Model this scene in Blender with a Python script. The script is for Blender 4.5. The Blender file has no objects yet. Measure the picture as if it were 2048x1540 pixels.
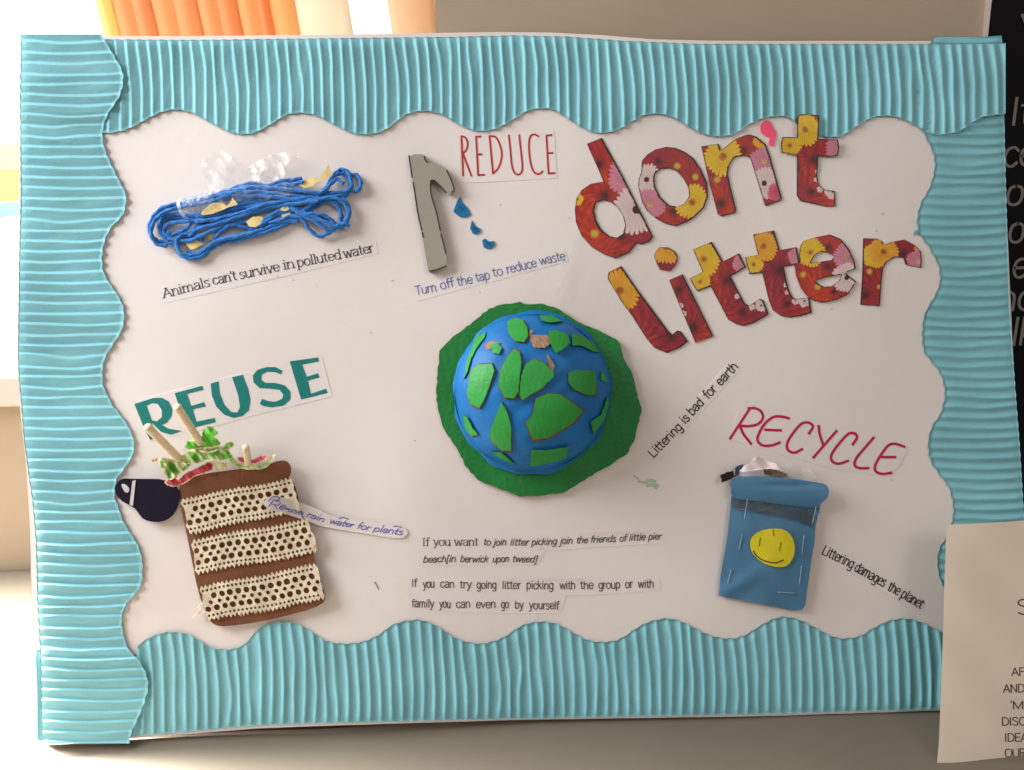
import bpy, math, random
import numpy as np
from mathutils import Matrix, Vector
from mathutils.geometry import delaunay_2d_cdt

random.seed(7); RNG = np.random.RandomState(11)
S = bpy.context.scene
COL = S.collection

# ------------------------------------------------------------------ camera
F = 1500.0; CX, CY = 1024.0, 770.0            # focal length in pixels of the 2048 x 1540 photograph
def rotvec(w):
    w = np.array(w, float); a = np.linalg.norm(w); k = w/a
    K = np.array([[0,-k[2],k[1]],[k[2],0,-k[0]],[-k[1],k[0],0]])
    return np.eye(3)+math.sin(a)*K+(1-math.cos(a))*K@K
RB = rotvec((-0.0104, 0.0411, 0.0235)); TB = np.array((0.0213, 0.0056, -0.6407))   # board frame -> camera frame
CAMB = -RB.T@TB
upb = np.array((0.0, 0.9195, 0.3932)); upb /= np.linalg.norm(upb)
xb = np.array((1.0, 0, 0)); yb = np.cross(upb, xb)
A = np.stack([xb, yb, upb])                    # board frame -> room frame (z up, y into the wall)
B0 = np.array((0.0, -0.300, -0.006))
def b2w(p): return (np.asarray(p)-B0)@A.T
BM = Matrix.Identity(4)
for i in range(3):
    for j in range(3): BM[i][j] = A[i, j]
o = b2w(np.zeros(3)); BM.translation = Vector(o)
CM = Matrix.Identity(4); Rw = A@RB.T
for i in range(3):
    for j in range(3): CM[i][j] = Rw[i, j]
CAMW = b2w(CAMB); CM.translation = Vector(CAMW)
cam = bpy.data.objects.new('camera', bpy.data.cameras.new('camera')); COL.objects.link(cam)
cam.matrix_world = CM; cam.data.sensor_width = 36; cam.data.lens = 36*F/2048
cam.data.clip_start = 0.01; cam.data.clip_end = 60
S.camera = cam

# ------------------------------------------------------------------ light
w = bpy.data.worlds.new('World'); S.world = w; w.use_nodes = True
bg = w.node_tree.nodes['Background']; bg.inputs[0].default_value = (1.0, 0.92, 0.86, 1); bg.inputs[1].default_value = 0.27
S.view_settings.view_transform = 'Standard'; S.view_settings.look = 'None'; S.view_settings.exposure = 0.10; S.view_settings.gamma = 1
def area(name, loc, target, size, size_y, power, col):
    l = bpy.data.lights.new(name, 'AREA'); l.shape = 'RECTANGLE'; l.size = size; l.size_y = size_y
    l.energy = power; l.color = col
    ob = bpy.data.objects.new(name, l); COL.objects.link(ob); ob.location = loc
    d = Vector(target)-Vector(loc); ob.rotation_euler = d.to_track_quat('-Z', 'Y').to_euler()
    return ob
area('side_window_light', (-1.30, -0.02, 1.12), (0.1, 0.1, 0.25), 0.8, 0.8, 35.0, (0.93, 0.97, 1.0))
area('window_daylight', (-0.98, 0.20, 0.30), (-0.50, -0.06, -0.02), 0.16, 0.16, 22.0, (1.0, 0.97, 0.93)).data.spread = math.radians(58)
area('room_lamp', (0.9, -1.6, 1.9), (0.2, 0.1, 0.2), 0.9, 0.9, 8.0, (1.0, 0.90, 0.82))

# ------------------------------------------------------------------ mapping
def rays(p):
    p = np.atleast_2d(np.asarray(p, float))
    d = np.stack([(p[:,0]-CX), -(p[:,1]-CY), np.full(len(p), -F)], 1)
    return d@RB                                   # camera -> board frame
def hb(x, y):                                     # the card is not quite flat
    return 1.3*(0.0011*np.sin(9*x+1.0)*np.cos(8*y-0.6)+0.0008*np.sin(23*x-11*y+2)+0.0005*np.sin(31*y+17*x)
            + 0.0012*np.exp(-((x+0.11)**2/0.0012+(y+0.09)**2/0.004)) + 0.0003*np.exp(-((x-0.03-0.3*(y-0.1))**2/0.0001+(y-0.09)**2/0.0015)))
def P(p, h=0.0, flat=False):                      # pixels -> points h metres above the board's face
    d = rays(p); t = (h-CAMB[2])/d[:,2]
    q = CAMB+d*t[:,None]
    if not flat:
        k = np.clip(hb(q[:,0], q[:,1]), -0.01, 0.01); t = (h+k-CAMB[2])/d[:,2]; q = CAMB+d*t[:,None]
    return q
def on_wall(p, y):                                # pixels -> room points on the vertical plane y
    d = rays(p)@A.T; t = (y-CAMW[1])/d[:,1]; return CAMW+d*t[:,None]
def on_floor(p, z):
    d = rays(p)@A.T; t = (z-CAMW[2])/d[:,2]; return CAMW+d*t[:,None]
def crop(ox, oy, s):
    return lambda pts: [(ox+x/s, oy+y/s) for x, y in pts]

# ------------------------------------------------------------------ materials
def lin(c):
    c = np.asarray(c, float)/255.0
    return np.where(c <= 0.04045, c/12.92, ((c+0.055)/1.055)**2.4)
def mat(name, rgb, rough=0.7, var=0.06, vscale=60, bump=0.0, bscale=300, spec=0.35, attr=None, sheen=0, trans=0, stretch=None, metal=0):
    m = bpy.data.materials.new(name); m.use_nodes = True; nt = m.node_tree; n = nt.nodes; l = nt.links
    b = n['Principled BSDF']; b.inputs['Roughness'].default_value = rough; b.inputs['Specular IOR Level'].default_value = spec
    b.inputs['Metallic'].default_value = metal
    if sheen: b.inputs['Sheen Weight'].default_value = sheen
    tc = n.new('ShaderNodeTexCoord'); nz = n.new('ShaderNodeTexNoise'); nz.inputs['Scale'].default_value = vscale; nz.inputs['Detail'].default_value = 5
    src = tc.outputs['Object']
    if stretch:
        mp = n.new('ShaderNodeMapping'); mp.inputs['Scale'].default_value = stretch; l.new(src, mp.inputs[0]); src = mp.outputs[0]
    l.new(src, nz.inputs['Vector'])
    c = lin(rgb)
    mx = n.new('ShaderNodeMixRGB'); mx.blend_type = 'MULTIPLY'; mx.inputs[0].default_value = 1
    rp = n.new('ShaderNodeValToRGB'); rp.color_ramp.elements[0].position = 0.3; rp.color_ramp.elements[1].position = 0.7
    lo = max(0.0, 1-2*var); rp.color_ramp.elements[0].color = (lo, lo, lo, 1); rp.color_ramp.elements[1].color = (1, 1, 1, 1)
    l.new(nz.outputs['Fac'], rp.inputs[0]); l.new(rp.outputs[0], mx.inputs[2])
    if attr:
        at = n.new('ShaderNodeVertexColor'); at.layer_name = attr; l.new(at.outputs[0], mx.inputs[1])
    else: mx.inputs[1].default_value = (*c, 1)
    l.new(mx.outputs[0], b.inputs['Base Color'])
    if bump:
        n2 = n.new('ShaderNodeTexNoise'); n2.inputs['Scale'].default_value = bscale; n2.inputs['Detail'].default_value = 6
        l.new(src, n2.inputs['Vector'])
        bp = n.new('ShaderNodeBump'); bp.inputs['Strength'].default_value = bump; bp.inputs['Distance'].default_value = 0.001
        l.new(n2.outputs['Fac'], bp.inputs['Height']); l.new(bp.outputs[0], b.inputs['Normal'])
    if trans:
        tr = n.new('ShaderNodeBsdfTranslucent'); tr.inputs[0].default_value = (*c, 1)
        ms = n.new('ShaderNodeMixShader'); ms.inputs[0].default_value = trans
        l.new(b.outputs[0], ms.inputs[1]); l.new(tr.outputs[0], ms.inputs[2]); l.new(ms.outputs[0], n['Material Output'].inputs[0])
    return m
def film(name, tint, amount, rough=0.15, bump=0.6, bscale=90):
    m = bpy.data.materials.new(name); m.use_nodes = True; nt = m.node_tree; n = nt.nodes; l = nt.links
    b = n['Principled BSDF']; b.inputs['Base Color'].default_value = (*lin(tint), 1); b.inputs['Roughness'].default_value = rough
    b.inputs['Specular IOR Level'].default_value = 1.0
    t = n.new('ShaderNodeBsdfTransparent'); ms = n.new('ShaderNodeMixShader'); ms.inputs[0].default_value = amount
    tc = n.new('ShaderNodeTexCoord'); nz = n.new('ShaderNodeTexNoise'); nz.inputs['Scale'].default_value = bscale; nz.inputs['Detail'].default_value = 4
    nz.inputs['Distortion'].default_value = 1.5
    l.new(tc.outputs['Object'], nz.inputs['Vector'])
    bp = n.new('ShaderNodeBump'); bp.inputs['Strength'].default_value = bump; bp.inputs['Distance'].default_value = 0.006
    l.new(nz.outputs['Fac'], bp.inputs['Height']); l.new(bp.outputs[0], b.inputs['Normal'])
    r = n.new('ShaderNodeMapRange'); r.inputs[1].default_value = 0.35; r.inputs[2].default_value = 0.7; r.inputs[3].default_value = amount*0.35; r.inputs[4].default_value = min(1, amount*1.7)
    l.new(nz.outputs['Fac'], r.inputs[0]); l.new(r.outputs[0], ms.inputs[0])
    l.new(t.outputs[0], ms.inputs[1]); l.new(b.outputs[0], ms.inputs[2]); l.new(ms.outputs[0], n['Material Output'].inputs[0])
    return m

M_PAPER = mat('white_card', (230, 219, 213), 0.55, 0.03, 7, 0.22, 90, 0.3)
M_FOAM = mat('foam_edge', (236, 226, 212), 0.8, 0.03, 80, 0.2, 500)
M_TEAL = mat('corrugated_teal_card', (134, 194, 203), 0.72, 0.09, 16, 0.35, 700, 0.25)
M_TEALB = mat('corrugated_teal_back', (96, 172, 182), 0.7, 0.05, 60)
M_STRIP = mat('printer_paper', (228, 217, 213), 0.5, 0.015, 40, 0.05, 300, 0.3)
M_PAPEREDGE = mat('paper_cut_edge', (225, 220, 215), 0.8)
def ink(name, rgb, rough=0.6): return mat(name, rgb, rough, 0.08, 400)

# ------------------------------------------------------------------ object helpers
def tagp(ob, label=None, cat=None, group=None, kind=None):
    if label: ob['label'] = label
    if cat: ob['category'] = cat
    if group: ob['group'] = group
    if kind: ob['kind'] = kind
    return ob
def mkmesh(name, V, Fc, mats, fm=None, col=None, smooth=False):
    me = bpy.data.meshes.new(name); me.from_pydata([tuple(v) for v in V], [], [tuple(f) for f in Fc])
    for m in mats: me.materials.append(m)
    if fm is not None: me.polygons.foreach_set('material_index', np.asarray(fm, dtype=np.int32))
    if smooth: me.polygons.foreach_set('use_smooth', np.ones(len(Fc), dtype=bool))
    if col is not None:
        a = me.color_attributes.new('Print', 'FLOAT_COLOR', 'POINT')
        c = np.ones((len(V), 4)); c[:, :3] = col; a.data.foreach_set('color', c.ravel())
    me.update(); return me
def put(name, V, Fc, mats, parent=None, anchor=None, board=True, **k):
    """one mesh object; V in board (or room) coordinates. Parts are stored relative to their thing's anchor."""
    V = np.asarray(V, float)
    if parent is not None: anc = np.array(parent['_a'][:])
    elif anchor is not None: anc = np.asarray(anchor, float)
    else: anc = V.mean(0); 
    ob = bpy.data.objects.new(name, mkmesh(name, V-anc, Fc, mats, **k)); COL.objects.link(ob)
    ob['_a'] = [float(x) for x in anc]
    if parent is not None: ob.parent = parent
    else: ob.matrix_world = (BM if board else Matrix.Identity(4))@Matrix.Translation(Vector(anc))
    return ob
def thing(name, anchor, label, cat, group=None, board=True):
    e = bpy.data.objects.new(name, None); COL.objects.link(e); e.empty_display_size = 0.01
    e['_a'] = [float(x) for x in anchor]
    e.matrix_world = (BM if board else Matrix.Identity(4))@Matrix.Translation(Vector(anchor))
    return tagp(e, label, cat, group)

def inside(poly, p):
    poly = np.asarray(poly); x, y = p[:,0], p[:,1]; r = np.zeros(len(p), bool); j = len(poly)-1
    for i in range(len(poly)):
        xi, yi = poly[i]; xj, yj = poly[j]
        if yi != yj:
            c = ((yi > y) != (yj > y)) & (x < (xj-xi)*(y-yi)/(yj-yi)+xi); r ^= c
        j = i
    return r
def inside_all(polys, p):
    r = inside(polys[0], p)
    for q in polys[1:]: r &= ~inside(q, p)
    return r
def smoothpoly(p, it=2, closed=True):
    p = np.asarray(p, float)
    for _ in range(it):
        if closed:
            q = np.roll(p, -1, 0); a = 0.75*p+0.25*q; b = 0.25*p+0.75*q
            p = np.stack([a, b], 1).reshape(-1, 2)
        else:
            a = 0.75*p[:-1]+0.25*p[1:]; b = 0.25*p[:-1]+0.75*p[1:]
            p = np.vstack([p[:1], np.stack([a, b], 1).reshape(-1, 2), p[-1:]])
    return p
def spline(p, n=8, closed=False):
    p = np.asarray(p, float); N = len(p); out = []
    for i in range(N if closed else N-1):
        if closed: a, b, c, d = p[(i-1)%N], p[i], p[(i+1)%N], p[(i+2)%N]
        else: b, c = p[i], p[i+1]; a = p[i-1] if i else 2*b-c; d = p[i+2] if i+2 < N else 2*c-b
        for k in range(n):
            t = k/n
            out.append(0.5*((2*b)+(c-a)*t+(2*a-5*b+4*c-d)*t*t+(3*b-a-3*c+d)*t**3))
    if not closed: out.append(p[-1])
    return np.array(out)
def rough_edge(p, amp, step=6):
    p = np.asarray(p, float); out = []
    for i in range(len(p)):
        a, b = p[i], p[(i+1) % len(p)]; L = np.linalg.norm(b-a); k = max(1, int(L/step))
        for j in range(k): out.append(a+(b-a)*j/k+RNG.uniform(-amp, amp, 2)*(1 if j else 0.5))
    return np.array(out)
def tri(polys, grid=0, extra=None):
    polys = [np.asarray(p, float) for p in polys]; pts = []; ed = []
    for p in polys:
        k = len(pts); pts += [tuple(q) for q in p]; ed += [(k+i, k+(i+1) % len(p)) for i in range(len(p))]
    if grid:
        a = polys[0]; gx = np.arange(a[:,0].min(), a[:,0].max(), grid); gy = np.arange(a[:,1].min(), a[:,1].max(), grid*0.87)
        X, Y = np.meshgrid(gx, gy); X = X+(np.arange(len(gy)) % 2)[:,None]*grid/2
        g = np.stack([X.ravel(), Y.ravel()], 1); g = g[inside_all(polys, g)]; pts += [tuple(q) for q in g]
    v, e, f, *_ = delaunay_2d_cdt([Vector(q) for q in pts], ed, [], 0, 1e-5)
    v = np.array([tuple(q) for q in v]); f = np.array([t for t in f if len(t) == 3])
    c = v[f].mean(1); f = f[inside_all(polys, c)]
    # delaunay gives ccw in (x,y-down) => flip later
    return v, f
def slab_data(polys, h0, th, grid=0, warp=None, flat=False, pfun=None):
    v, f = tri(polys, grid)
    h = np.full(len(v), h0+th)
    if warp is not None: h = h+warp(v[:,0], v[:,1])
    pf = pfun or (lambda p, hh: P_h(p, hh, flat))
    top = pf(v, h)
    und = {}
    for t in f:
        for a, b in ((t[0],t[1]),(t[1],t[2]),(t[2],t[0])):
            if (b, a) in und: del und[(b, a)]
            else: und[(a, b)] = 1
    bv = sorted({a for e in und for a in e}); ix = {a: i for i, a in enumerate(bv)}
    bot = pf(v[bv], h[bv]-th)
    V = np.vstack([top, bot]); n = len(v)
    faces = [tuple(t[::-1]) for t in f]; fm = [0]*len(faces)
    for a, b in und: faces.append((a, b, n+ix[b], n+ix[a])); fm.append(1)
    px = np.vstack([v, v[bv]])
    return V, faces, fm, px
def P_h(p, h, flat=False):                         # per-vertex heights
    d = rays(p); t = (h-CAMB[2])/d[:,2]; q = CAMB+d*t[:,None]
    if not flat:
        k = hb(q[:,0], q[:,1]); t = (h+k-CAMB[2])/d[:,2]; q = CAMB+d*t[:,None]
    return q
def slab(name, polys, h0, th, mats, parent=None, grid=0, warp=None, colf=None, smooth=False, flat=False, pfun=None, anchor=None):
    if not isinstance(polys[0][0], (list, tuple, np.ndarray)): polys = [polys]
    V, Fc, fm, px = slab_data(polys, h0, th, grid, warp, flat, pfun)
    mats = list(mats) if isinstance(mats, (list, tuple)) else [mats]
    if len(mats) == 1: fm = [0]*len(fm)
    return put(name, V, Fc, mats, parent, fm=fm, col=colf(px) if colf else None, smooth=smooth, anchor=anchor)
def anchor_of(poly, h=0.0):
    p = np.asarray(poly, float); return P([[p[:,0].mean(), p[:,1].max()]], h)[0]
def nz(x, y, k, s=0):                              # cheap smooth noise in pixels
    return (np.sin(x/k*1.7+y/k*0.6+s)+np.sin(-x/k*0.9+y/k*1.9+1.3*s+1)+np.sin(x/k*2.9-y/k*2.3+2.1*s))/3

def tube(name, pts, r, m, parent=None, seg=8, hs=None, taper=None, caps=True, board=True, bumpy=0):
    pts = np.asarray(pts, float); N = len(pts); V = []; T = np.gradient(pts, axis=0)
    T /= np.linalg.norm(T, axis=1)[:,None]+1e-12
    u = np.cross(T[0], (0, 0, 1.0)); u = u if np.linalg.norm(u) > 1e-3 else np.array((1.0, 0, 0)); u /= np.linalg.norm(u)
    for i in range(N):
        u = u-T[i]*np.dot(u, T[i]); u /= np.linalg.norm(u)+1e-12; v = np.cross(T[i], u)
        rr = r*(taper[i] if taper is not None else 1)
        for k in range(seg):
            a = 2*math.pi*k/seg; q = rr*(1+(bumpy*math.sin(2*a+i*0.9) if bumpy else 0)); V.append(pts[i]+q*(math.cos(a)*u+math.sin(a)*v))
    Fc = [(i*seg+k, i*seg+(k+1) % seg, (i+1)*seg+(k+1) % seg, (i+1)*seg+k) for i in range(N-1) for k in range(seg)]
    if caps: Fc += [tuple(range(seg))[::-1], tuple((N-1)*seg+k for k in range(seg))]
    return put(name, V, Fc, [m], parent, smooth=True, board=board)

# ------------------------------------------------------------------ lettering: stroke alphabet (x-height 1)
G = {
'a': (0.92, ['.12,.82 .35,1 .62,.98 .76,.78 .76,0', '.76,.58 .4,.55 .12,.38 .12,.12 .32,-.02 .58,.05 .76,.28']),
'b': (0.95, ['!.14,1.5 .14,0', '.14,.7 .4,1 .72,.9 .84,.5 .72,.1 .4,-.02 .14,.25']),
'c': (0.82, ['.76,.8 .52,1 .22,.88 .1,.5 .22,.1 .52,-.02 .76,.18']),
'd': (0.95, ['!.8,1.5 .8,0', '.8,.7 .54,1 .24,.9 .1,.5 .24,.1 .54,-.02 .8,.25']),
'e': (0.88, ['.12,.52 .8,.54 .74,.86 .48,1 .2,.86 .1,.5 .22,.1 .5,-.02 .78,.16']),
'f': (0.58, ['.62,1.42 .42,1.52 .28,1.3 .27,1 .27,0', '!.06,.95 .56,.95']),
'g': (0.95, ['.8,.72 .54,1 .24,.9 .1,.5 .24,.12 .54,0 .8,.28', '.8,1 .8,-.1 .68,-.42 .4,-.48 .14,-.36']),
'h': (0.95, ['!.14,1.5 .14,0', '.14,.65 .4,1 .68,.92 .78,.65 .78,0']),
'i': (0.42, ['!.2,1 .2,0', '!.2,1.36 .2,1.46']),
'j': (0.44, ['.26,1 .26,-.2 .16,-.44 -.06,-.46', '!.26,1.36 .26,1.46']),
'k': (0.88, ['!.14,1.5 .14,0', '!.74,1 .14,.42', '!.34,.6 .8,0']),
'l': (0.42, ['!.2,1.5 .2,0']),
'm': (1.45, ['!.14,1 .14,0', '.14,.65 .36,1 .6,.92 .68,.65 .68,0', '.68,.65 .92,1 1.16,.92 1.26,.65 1.26,0']),
'n': (0.95, ['!.14,1 .14,0', '.14,.65 .4,1 .68,.92 .78,.65 .78,0']),
'o': (0.96, ['.48,1 .2,.88 .1,.5 .2,.12 .48,-.02 .76,.12 .86,.5 .76,.88 .48,1']),
'p': (0.95, ['!.14,1 .14,-.48', '.14,.7 .4,1 .72,.9 .84,.5 .72,.1 .4,-.02 .14,.25']),
'r': (0.64, ['!.14,1 .14,0', '.14,.6 .32,.92 .6,.96']),
's': (0.76, ['.66,.84 .42,1 .16,.9 .18,.64 .5,.5 .68,.28 .5,.0 .26,-.02 .08,.14']),
't': (0.62, ['.27,1.35 .27,.25 .36,.02 .58,.04', '!.05,.98 .55,.98']),
'u': (0.95, ['.14,1 .14,.3 .26,.04 .5,-.02 .7,.14 .8,.4', '!.8,1 .8,0']),
'v': (0.86, ['!.06,1 .43,0', '!.43,0 .8,1']),
'w': (1.3, ['!.06,1 .35,0', '!.35,0 .64,.92', '!.64,.92 .93,0', '!.93,0 1.22,1']),
'x': (0.86, ['!.08,1 .78,0', '!.78,1 .08,0']),
'y': (0.86, ['!.06,1 .44,.05', '.82,1 .44,.0 .26,-.42 .04,-.46']),
'A': (1.15, ['!.05,0 .56,1.4', '!.56,1.4 1.08,0', '!.24,.48 .9,.48']),
'C': (1.15, ['1.02,1.15 .7,1.42 .3,1.25 .1,.7 .3,.15 .7,-.02 1.04,.25']),
'D': (1.2, ['!.15,1.4 .15,0', '.15,1.4 .6,1.38 1.0,1.15 1.08,.7 1.0,.25 .6,.02 .15,0']),
'E': (1.0, ['!.15,1.4 .15,0', '!.15,1.4 .88,1.4', '!.15,.72 .8,.72', '!.15,0 .9,0']),
'F': (0.95, ['!.15,1.4 .15,0', '!.15,1.4 .88,1.4', '!.15,.72 .8,.72']),
'I': (0.46, ['!.2,1.4 .2,0']),
'L': (0.9, ['!.15,1.4 .15,0', '!.15,0 .82,0']),
'M': (1.4, ['!.15,0 .15,1.4', '!.15,1.4 .7,.1', '!.7,.1 1.25,1.4', '!1.25,1.4 1.25,0']),
'N': (1.2, ['!.15,0 .15,1.4', '!.15,1.4 1.02,0', '!1.02,0 1.02,1.4']),
'O': (1.3, ['.65,1.42 .25,1.25 .1,.7 .25,.15 .65,-.02 1.05,.15 1.2,.7 1.05,1.25 .65,1.42']),
'R': (1.1, ['!.15,1.4 .15,0', '.15,1.4 .6,1.4 .9,1.2 .85,.85 .55,.7 .15,.7', '!.5,.7 1.0,0']),
'S': (1.05, ['.92,1.2 .6,1.42 .2,1.3 .15,.98 .5,.76 .88,.5 .85,.12 .5,-.02 .1,.18']),
'T': (1.0, ['!.5,1.4 .5,0', '!.02,1.4 .98,1.4']),
'U': (1.15, ['.12,1.4 .12,.5 .25,.1 .57,-.02 .9,.1 1.02,.5 1.02,1.4']),
'[': (0.5, ['!.42,1.55 .16,1.55', '!.16,1.55 .16,-.35', '!.16,-.35 .42,-.35']),
']': (0.5, ['!.08,1.55 .34,1.55', '!.34,1.55 .34,-.35', '!.34,-.35 .08,-.35']),
"'": (0.24, ['!.12,1.5 .08,1.1']),
'-': (0.6, ['!.08,.5 .55,.5']),
}
class Ink:
    """collects pen strokes given in pixels; builds one flat printed mesh"""
    def __init__(s): s.st = []
    def stroke(s, pts, wd, contrast=0.0, pen=90, smooth=True, n=6):
        pts = np.asarray(pts, float)
        if smooth and len(pts) > 2: pts = spline(pts, n)
        s.st.append((pts, wd, contrast, pen))
    def word(s, text, x0, y0, x1, y1, xh, wd, contrast=0, pen=90, slant=0.0, serif=0, track=0.0, jit=0.0, asc=1.0):
        tot = sum(G[c][0]+track for c in text)-track
        a = np.array((x0, y0), float); b = np.array((x1, y1), float); L = np.linalg.norm(b-a); ux = (b-a)/L; uy = np.array((ux[1], -ux[0]))
        k = L/tot; cx = 0
        for ch in text:
            adv, sts = G[ch]; dy = random.uniform(-jit, jit); dr = random.uniform(-jit, jit)*0.6
            for st in sts:
                straight = st[0] == '!'; q = np.array([[float(t) for t in z.split(',')] for z in st.lstrip('!').split()])
                q[:,1] = np.where(q[:,1] > 1, 1+(q[:,1]-1)*asc, q[:,1])
                def m(q): return a+np.outer((cx+q[:,0])*k+q[:,1]*xh*slant, ux)+np.outer((q[:,1]*(1+dr)+dy)*xh, uy)
                p = m(q); s.stroke(p, wd, contrast, pen, not straight)
                if serif:
                    for e, o2 in ((q[0], q[1]), (q[-1], q[-2])):
                        if abs(e[0]-o2[0]) < 0.03 and abs(e[1]-o2[1]) > 0.25 or (ch in 'vwyAk' and straight and e[1] in (1, 1.4, 0)):
                            if min(abs(e[1]-t) for t in (0, 1, 1.4, 1.5, -.48)) < 0.02 and not (ch in 'nmhru' and e[1] == 0.65):
                                top = e[1] > 0.5
                                qq = np.array([[e[0]-serif, e[1]], [e[0]+(0.02 if top and ch not in 'vwyAIk' else serif), e[1]]]); s.stroke(m(qq), wd*0.5, 0, 90, False)
            cx += adv+track
    def build(s, name, m, parent, h, pfun=None):
        V = []; Fc = []; lay = 0
        for pts, wd, con, pen in s.st:
            T = np.gradient(pts, axis=0); T /= np.linalg.norm(T, axis=1)[:,None]+1e-9
            ang = np.degrees(np.arctan2(-T[:,1], T[:,0])); f = 1-con+con*np.abs(np.sin(np.radians(ang-pen+90)))
            N = np.stack([-T[:,1], T[:,0]], 1)*(wd*0.5*f)[:,None]
            ext = T*wd*0.3; p = pts.copy(); p[0] -= ext[0]; p[-1] += ext[-1]
            lay = (lay+1) % 12; hh = h+lay*0.000012
            l = p+N; r = p-N; k = len(V); q = np.empty((2*len(p), 2)); q[0::2] = l; q[1::2] = r
            W = (pfun or (lambda a, b: P_h(a, b)))(q, np.full(len(q), hh)); V += list(W)
            Fc += [(k+2*i, k+2*i+1, k+2*i+3, k+2*i+2) for i in range(len(p)-1)]
        return put(name, V, Fc, [m], parent)

# ================================================================== ROOM
WALL_Y = b2w(P([[1000, 70]], -0.006))[0][1]+0.012
TABLE_Z = min(b2w(P([[84, 1487]], -0.006))[0][2], b2w(P([[84, 1487]], 0))[0][2])-0.001
print('wall y', WALL_Y, 'table z', TABLE_Z)
M_WALL = mat('beige_wall_paint', (186, 168, 146), 0.7, 0.05, 5, 0.08, 120)
M_SILL = mat('white_sill_paint', (228, 214, 205), 0.5, 0.03, 10, 0.1, 200)
M_TABLE = mat('table_laminate', (112, 102, 88), 0.55, 0.05, 9, 0.1, 150)
def boxw(name, lo, hi, m, parent=None, kind=None, bevel=0.0):
    lo = np.array(lo); hi = np.array(hi)
    V = [(x, y, z) for x in (lo[0], hi[0]) for y in (lo[1], hi[1]) for z in (lo[2], hi[2])]
    Fc = [(0,1,3,2),(4,6,7,5),(0,4,5,1),(2,3,7,6),(0,2,6,4),(1,5,7,3)]
    ob = put(name, V, Fc, [m], parent, board=False)
    if bevel:
        b = ob.modifiers.new('bevel', 'BEVEL'); b.width = bevel; b.segments = 3
    if kind: ob['kind'] = kind
    return ob
# pixel-traced corners of the wall's openings, laid on the wall plane
wr = on_wall([(872, 40)], WALL_Y)[0][0]                 # right jamb of the window
we = on_wall([(1978, 30)], WALL_Y)[0][0]                # right end of the wall
sz = on_wall([(20, 806)], WALL_Y)[0][2]; st = on_wall([(20, 753)], WALL_Y-0.012)[0][2]
print('jamb', wr, 'wall end', we, 'sill z', sz, st, 'junction px should be 1155')
TT = 3.0
boxw('wall', (wr, WALL_Y, TABLE_Z-0.8), (we, WALL_Y+0.12, TT), M_WALL, kind='structure')
boxw('wall', (-3.0, WALL_Y, TABLE_Z-0.8), (wr, WALL_Y+0.12, sz), M_WALL, kind='structure')
boxw('table_top', (-3.0, -2.2, TABLE_Z-0.03), (2.6, WALL_Y-0.001, TABLE_Z), M_TABLE, kind='structure', bevel=0.002)
boxw('window_sill', (-3.0, WALL_Y-0.012, sz), (wr-0.002, WALL_Y+0.119, st), M_SILL, kind='structure', bevel=0.003)
# pale corner bead at the wall's right end
put('corner_bead', *(lambda q: (np.vstack([on_wall(q, WALL_Y-0.003), on_wall(q, WALL_Y+0.0)]), [(0,3,2,1),(0,1,5,4),(1,2,6,5),(2,3,7,6),(3,0,4,7)]))([(1976,-60),(1990,-60),(1974,90),(1964,90)]), [M_SILL], board=False)
tagp(bpy.data.objects['corner_bead'], kind='structure')
M_SKY = bpy.data.materials.new('overcast_sky'); M_SKY.use_nodes = True
nt = M_SKY.node_tree; nt.nodes.remove(nt.nodes['Principled BSDF']); em = nt.nodes.new('ShaderNodeEmission'); em.inputs[0].default_value = (0.97, 0.99, 1, 1); em.inputs[1].default_value = 1.5
nt.links.new(em.outputs[0], nt.nodes['Material Output'].inputs[0])
put('sky', [(-9, WALL_Y+3, -2), (6, WALL_Y+3, -2), (6, WALL_Y+3, 8), (-9, WALL_Y+3, 8)], [(0,1,2,3)], [M_SKY], board=False)['kind'] = 'structure'
# window: frame bars and panes with coloured stand-in sheets on the glass
GY = WALL_Y+0.09
win = thing('window', (-0.6, GY, st), 'white framed window with bright glass behind the left side of the board', 'window', board=False)
M_FRAME = mat('white_window_frame', (240, 240, 240), 0.4, 0.02, 20)
boxw('frame', (-3.0, GY-0.02, st-0.002), (wr-0.002, GY+0.029, st+0.045), M_FRAME, win, bevel=0.003)
boxw('jamb', (wr-0.03, GY-0.02, st+0.046), (wr-0.002, GY+0.029, 2.9), M_FRAME, win, bevel=0.003)
M_GLASS = film('window_glass', (240, 250, 250), 0.05, 0.02, 0.02, 5)
put('pane', [(-3, GY+0.004, st+0.045), (wr-0.03, GY+0.004, st+0.045), (wr-0.03, GY+0.004, 2.9), (-3, GY+0.004, 2.9)], [(0,1,2,3)], [M_GLASS], win, board=False)
def tint(name, rgb):
    m = bpy.data.materials.new(name); m.use_nodes = True; nt = m.node_tree; nt.nodes.remove(nt.nodes['Principled BSDF'])
    t = nt.nodes.new('ShaderNodeBsdfTransparent'); tcn = nt.nodes.new('ShaderNodeTexCoord'); z = nt.nodes.new('ShaderNodeTexNoise'); z.inputs['Scale'].default_value = 18
    mx = nt.nodes.new('ShaderNodeMixRGB'); c = lin(rgb); mx.inputs[1].default_value = (*c, 1); mx.inputs[2].default_value = (*(c**0.6), 1)
    nt.links.new(tcn.outputs['Object'], z.inputs[0]); nt.links.new(z.outputs['Fac'], mx.inputs[0]); nt.links.new(mx.outputs[0], t.inputs[0])
    nt.links.new(t.outputs[0], nt.nodes['Material Output'].inputs[0]); return m
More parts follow.
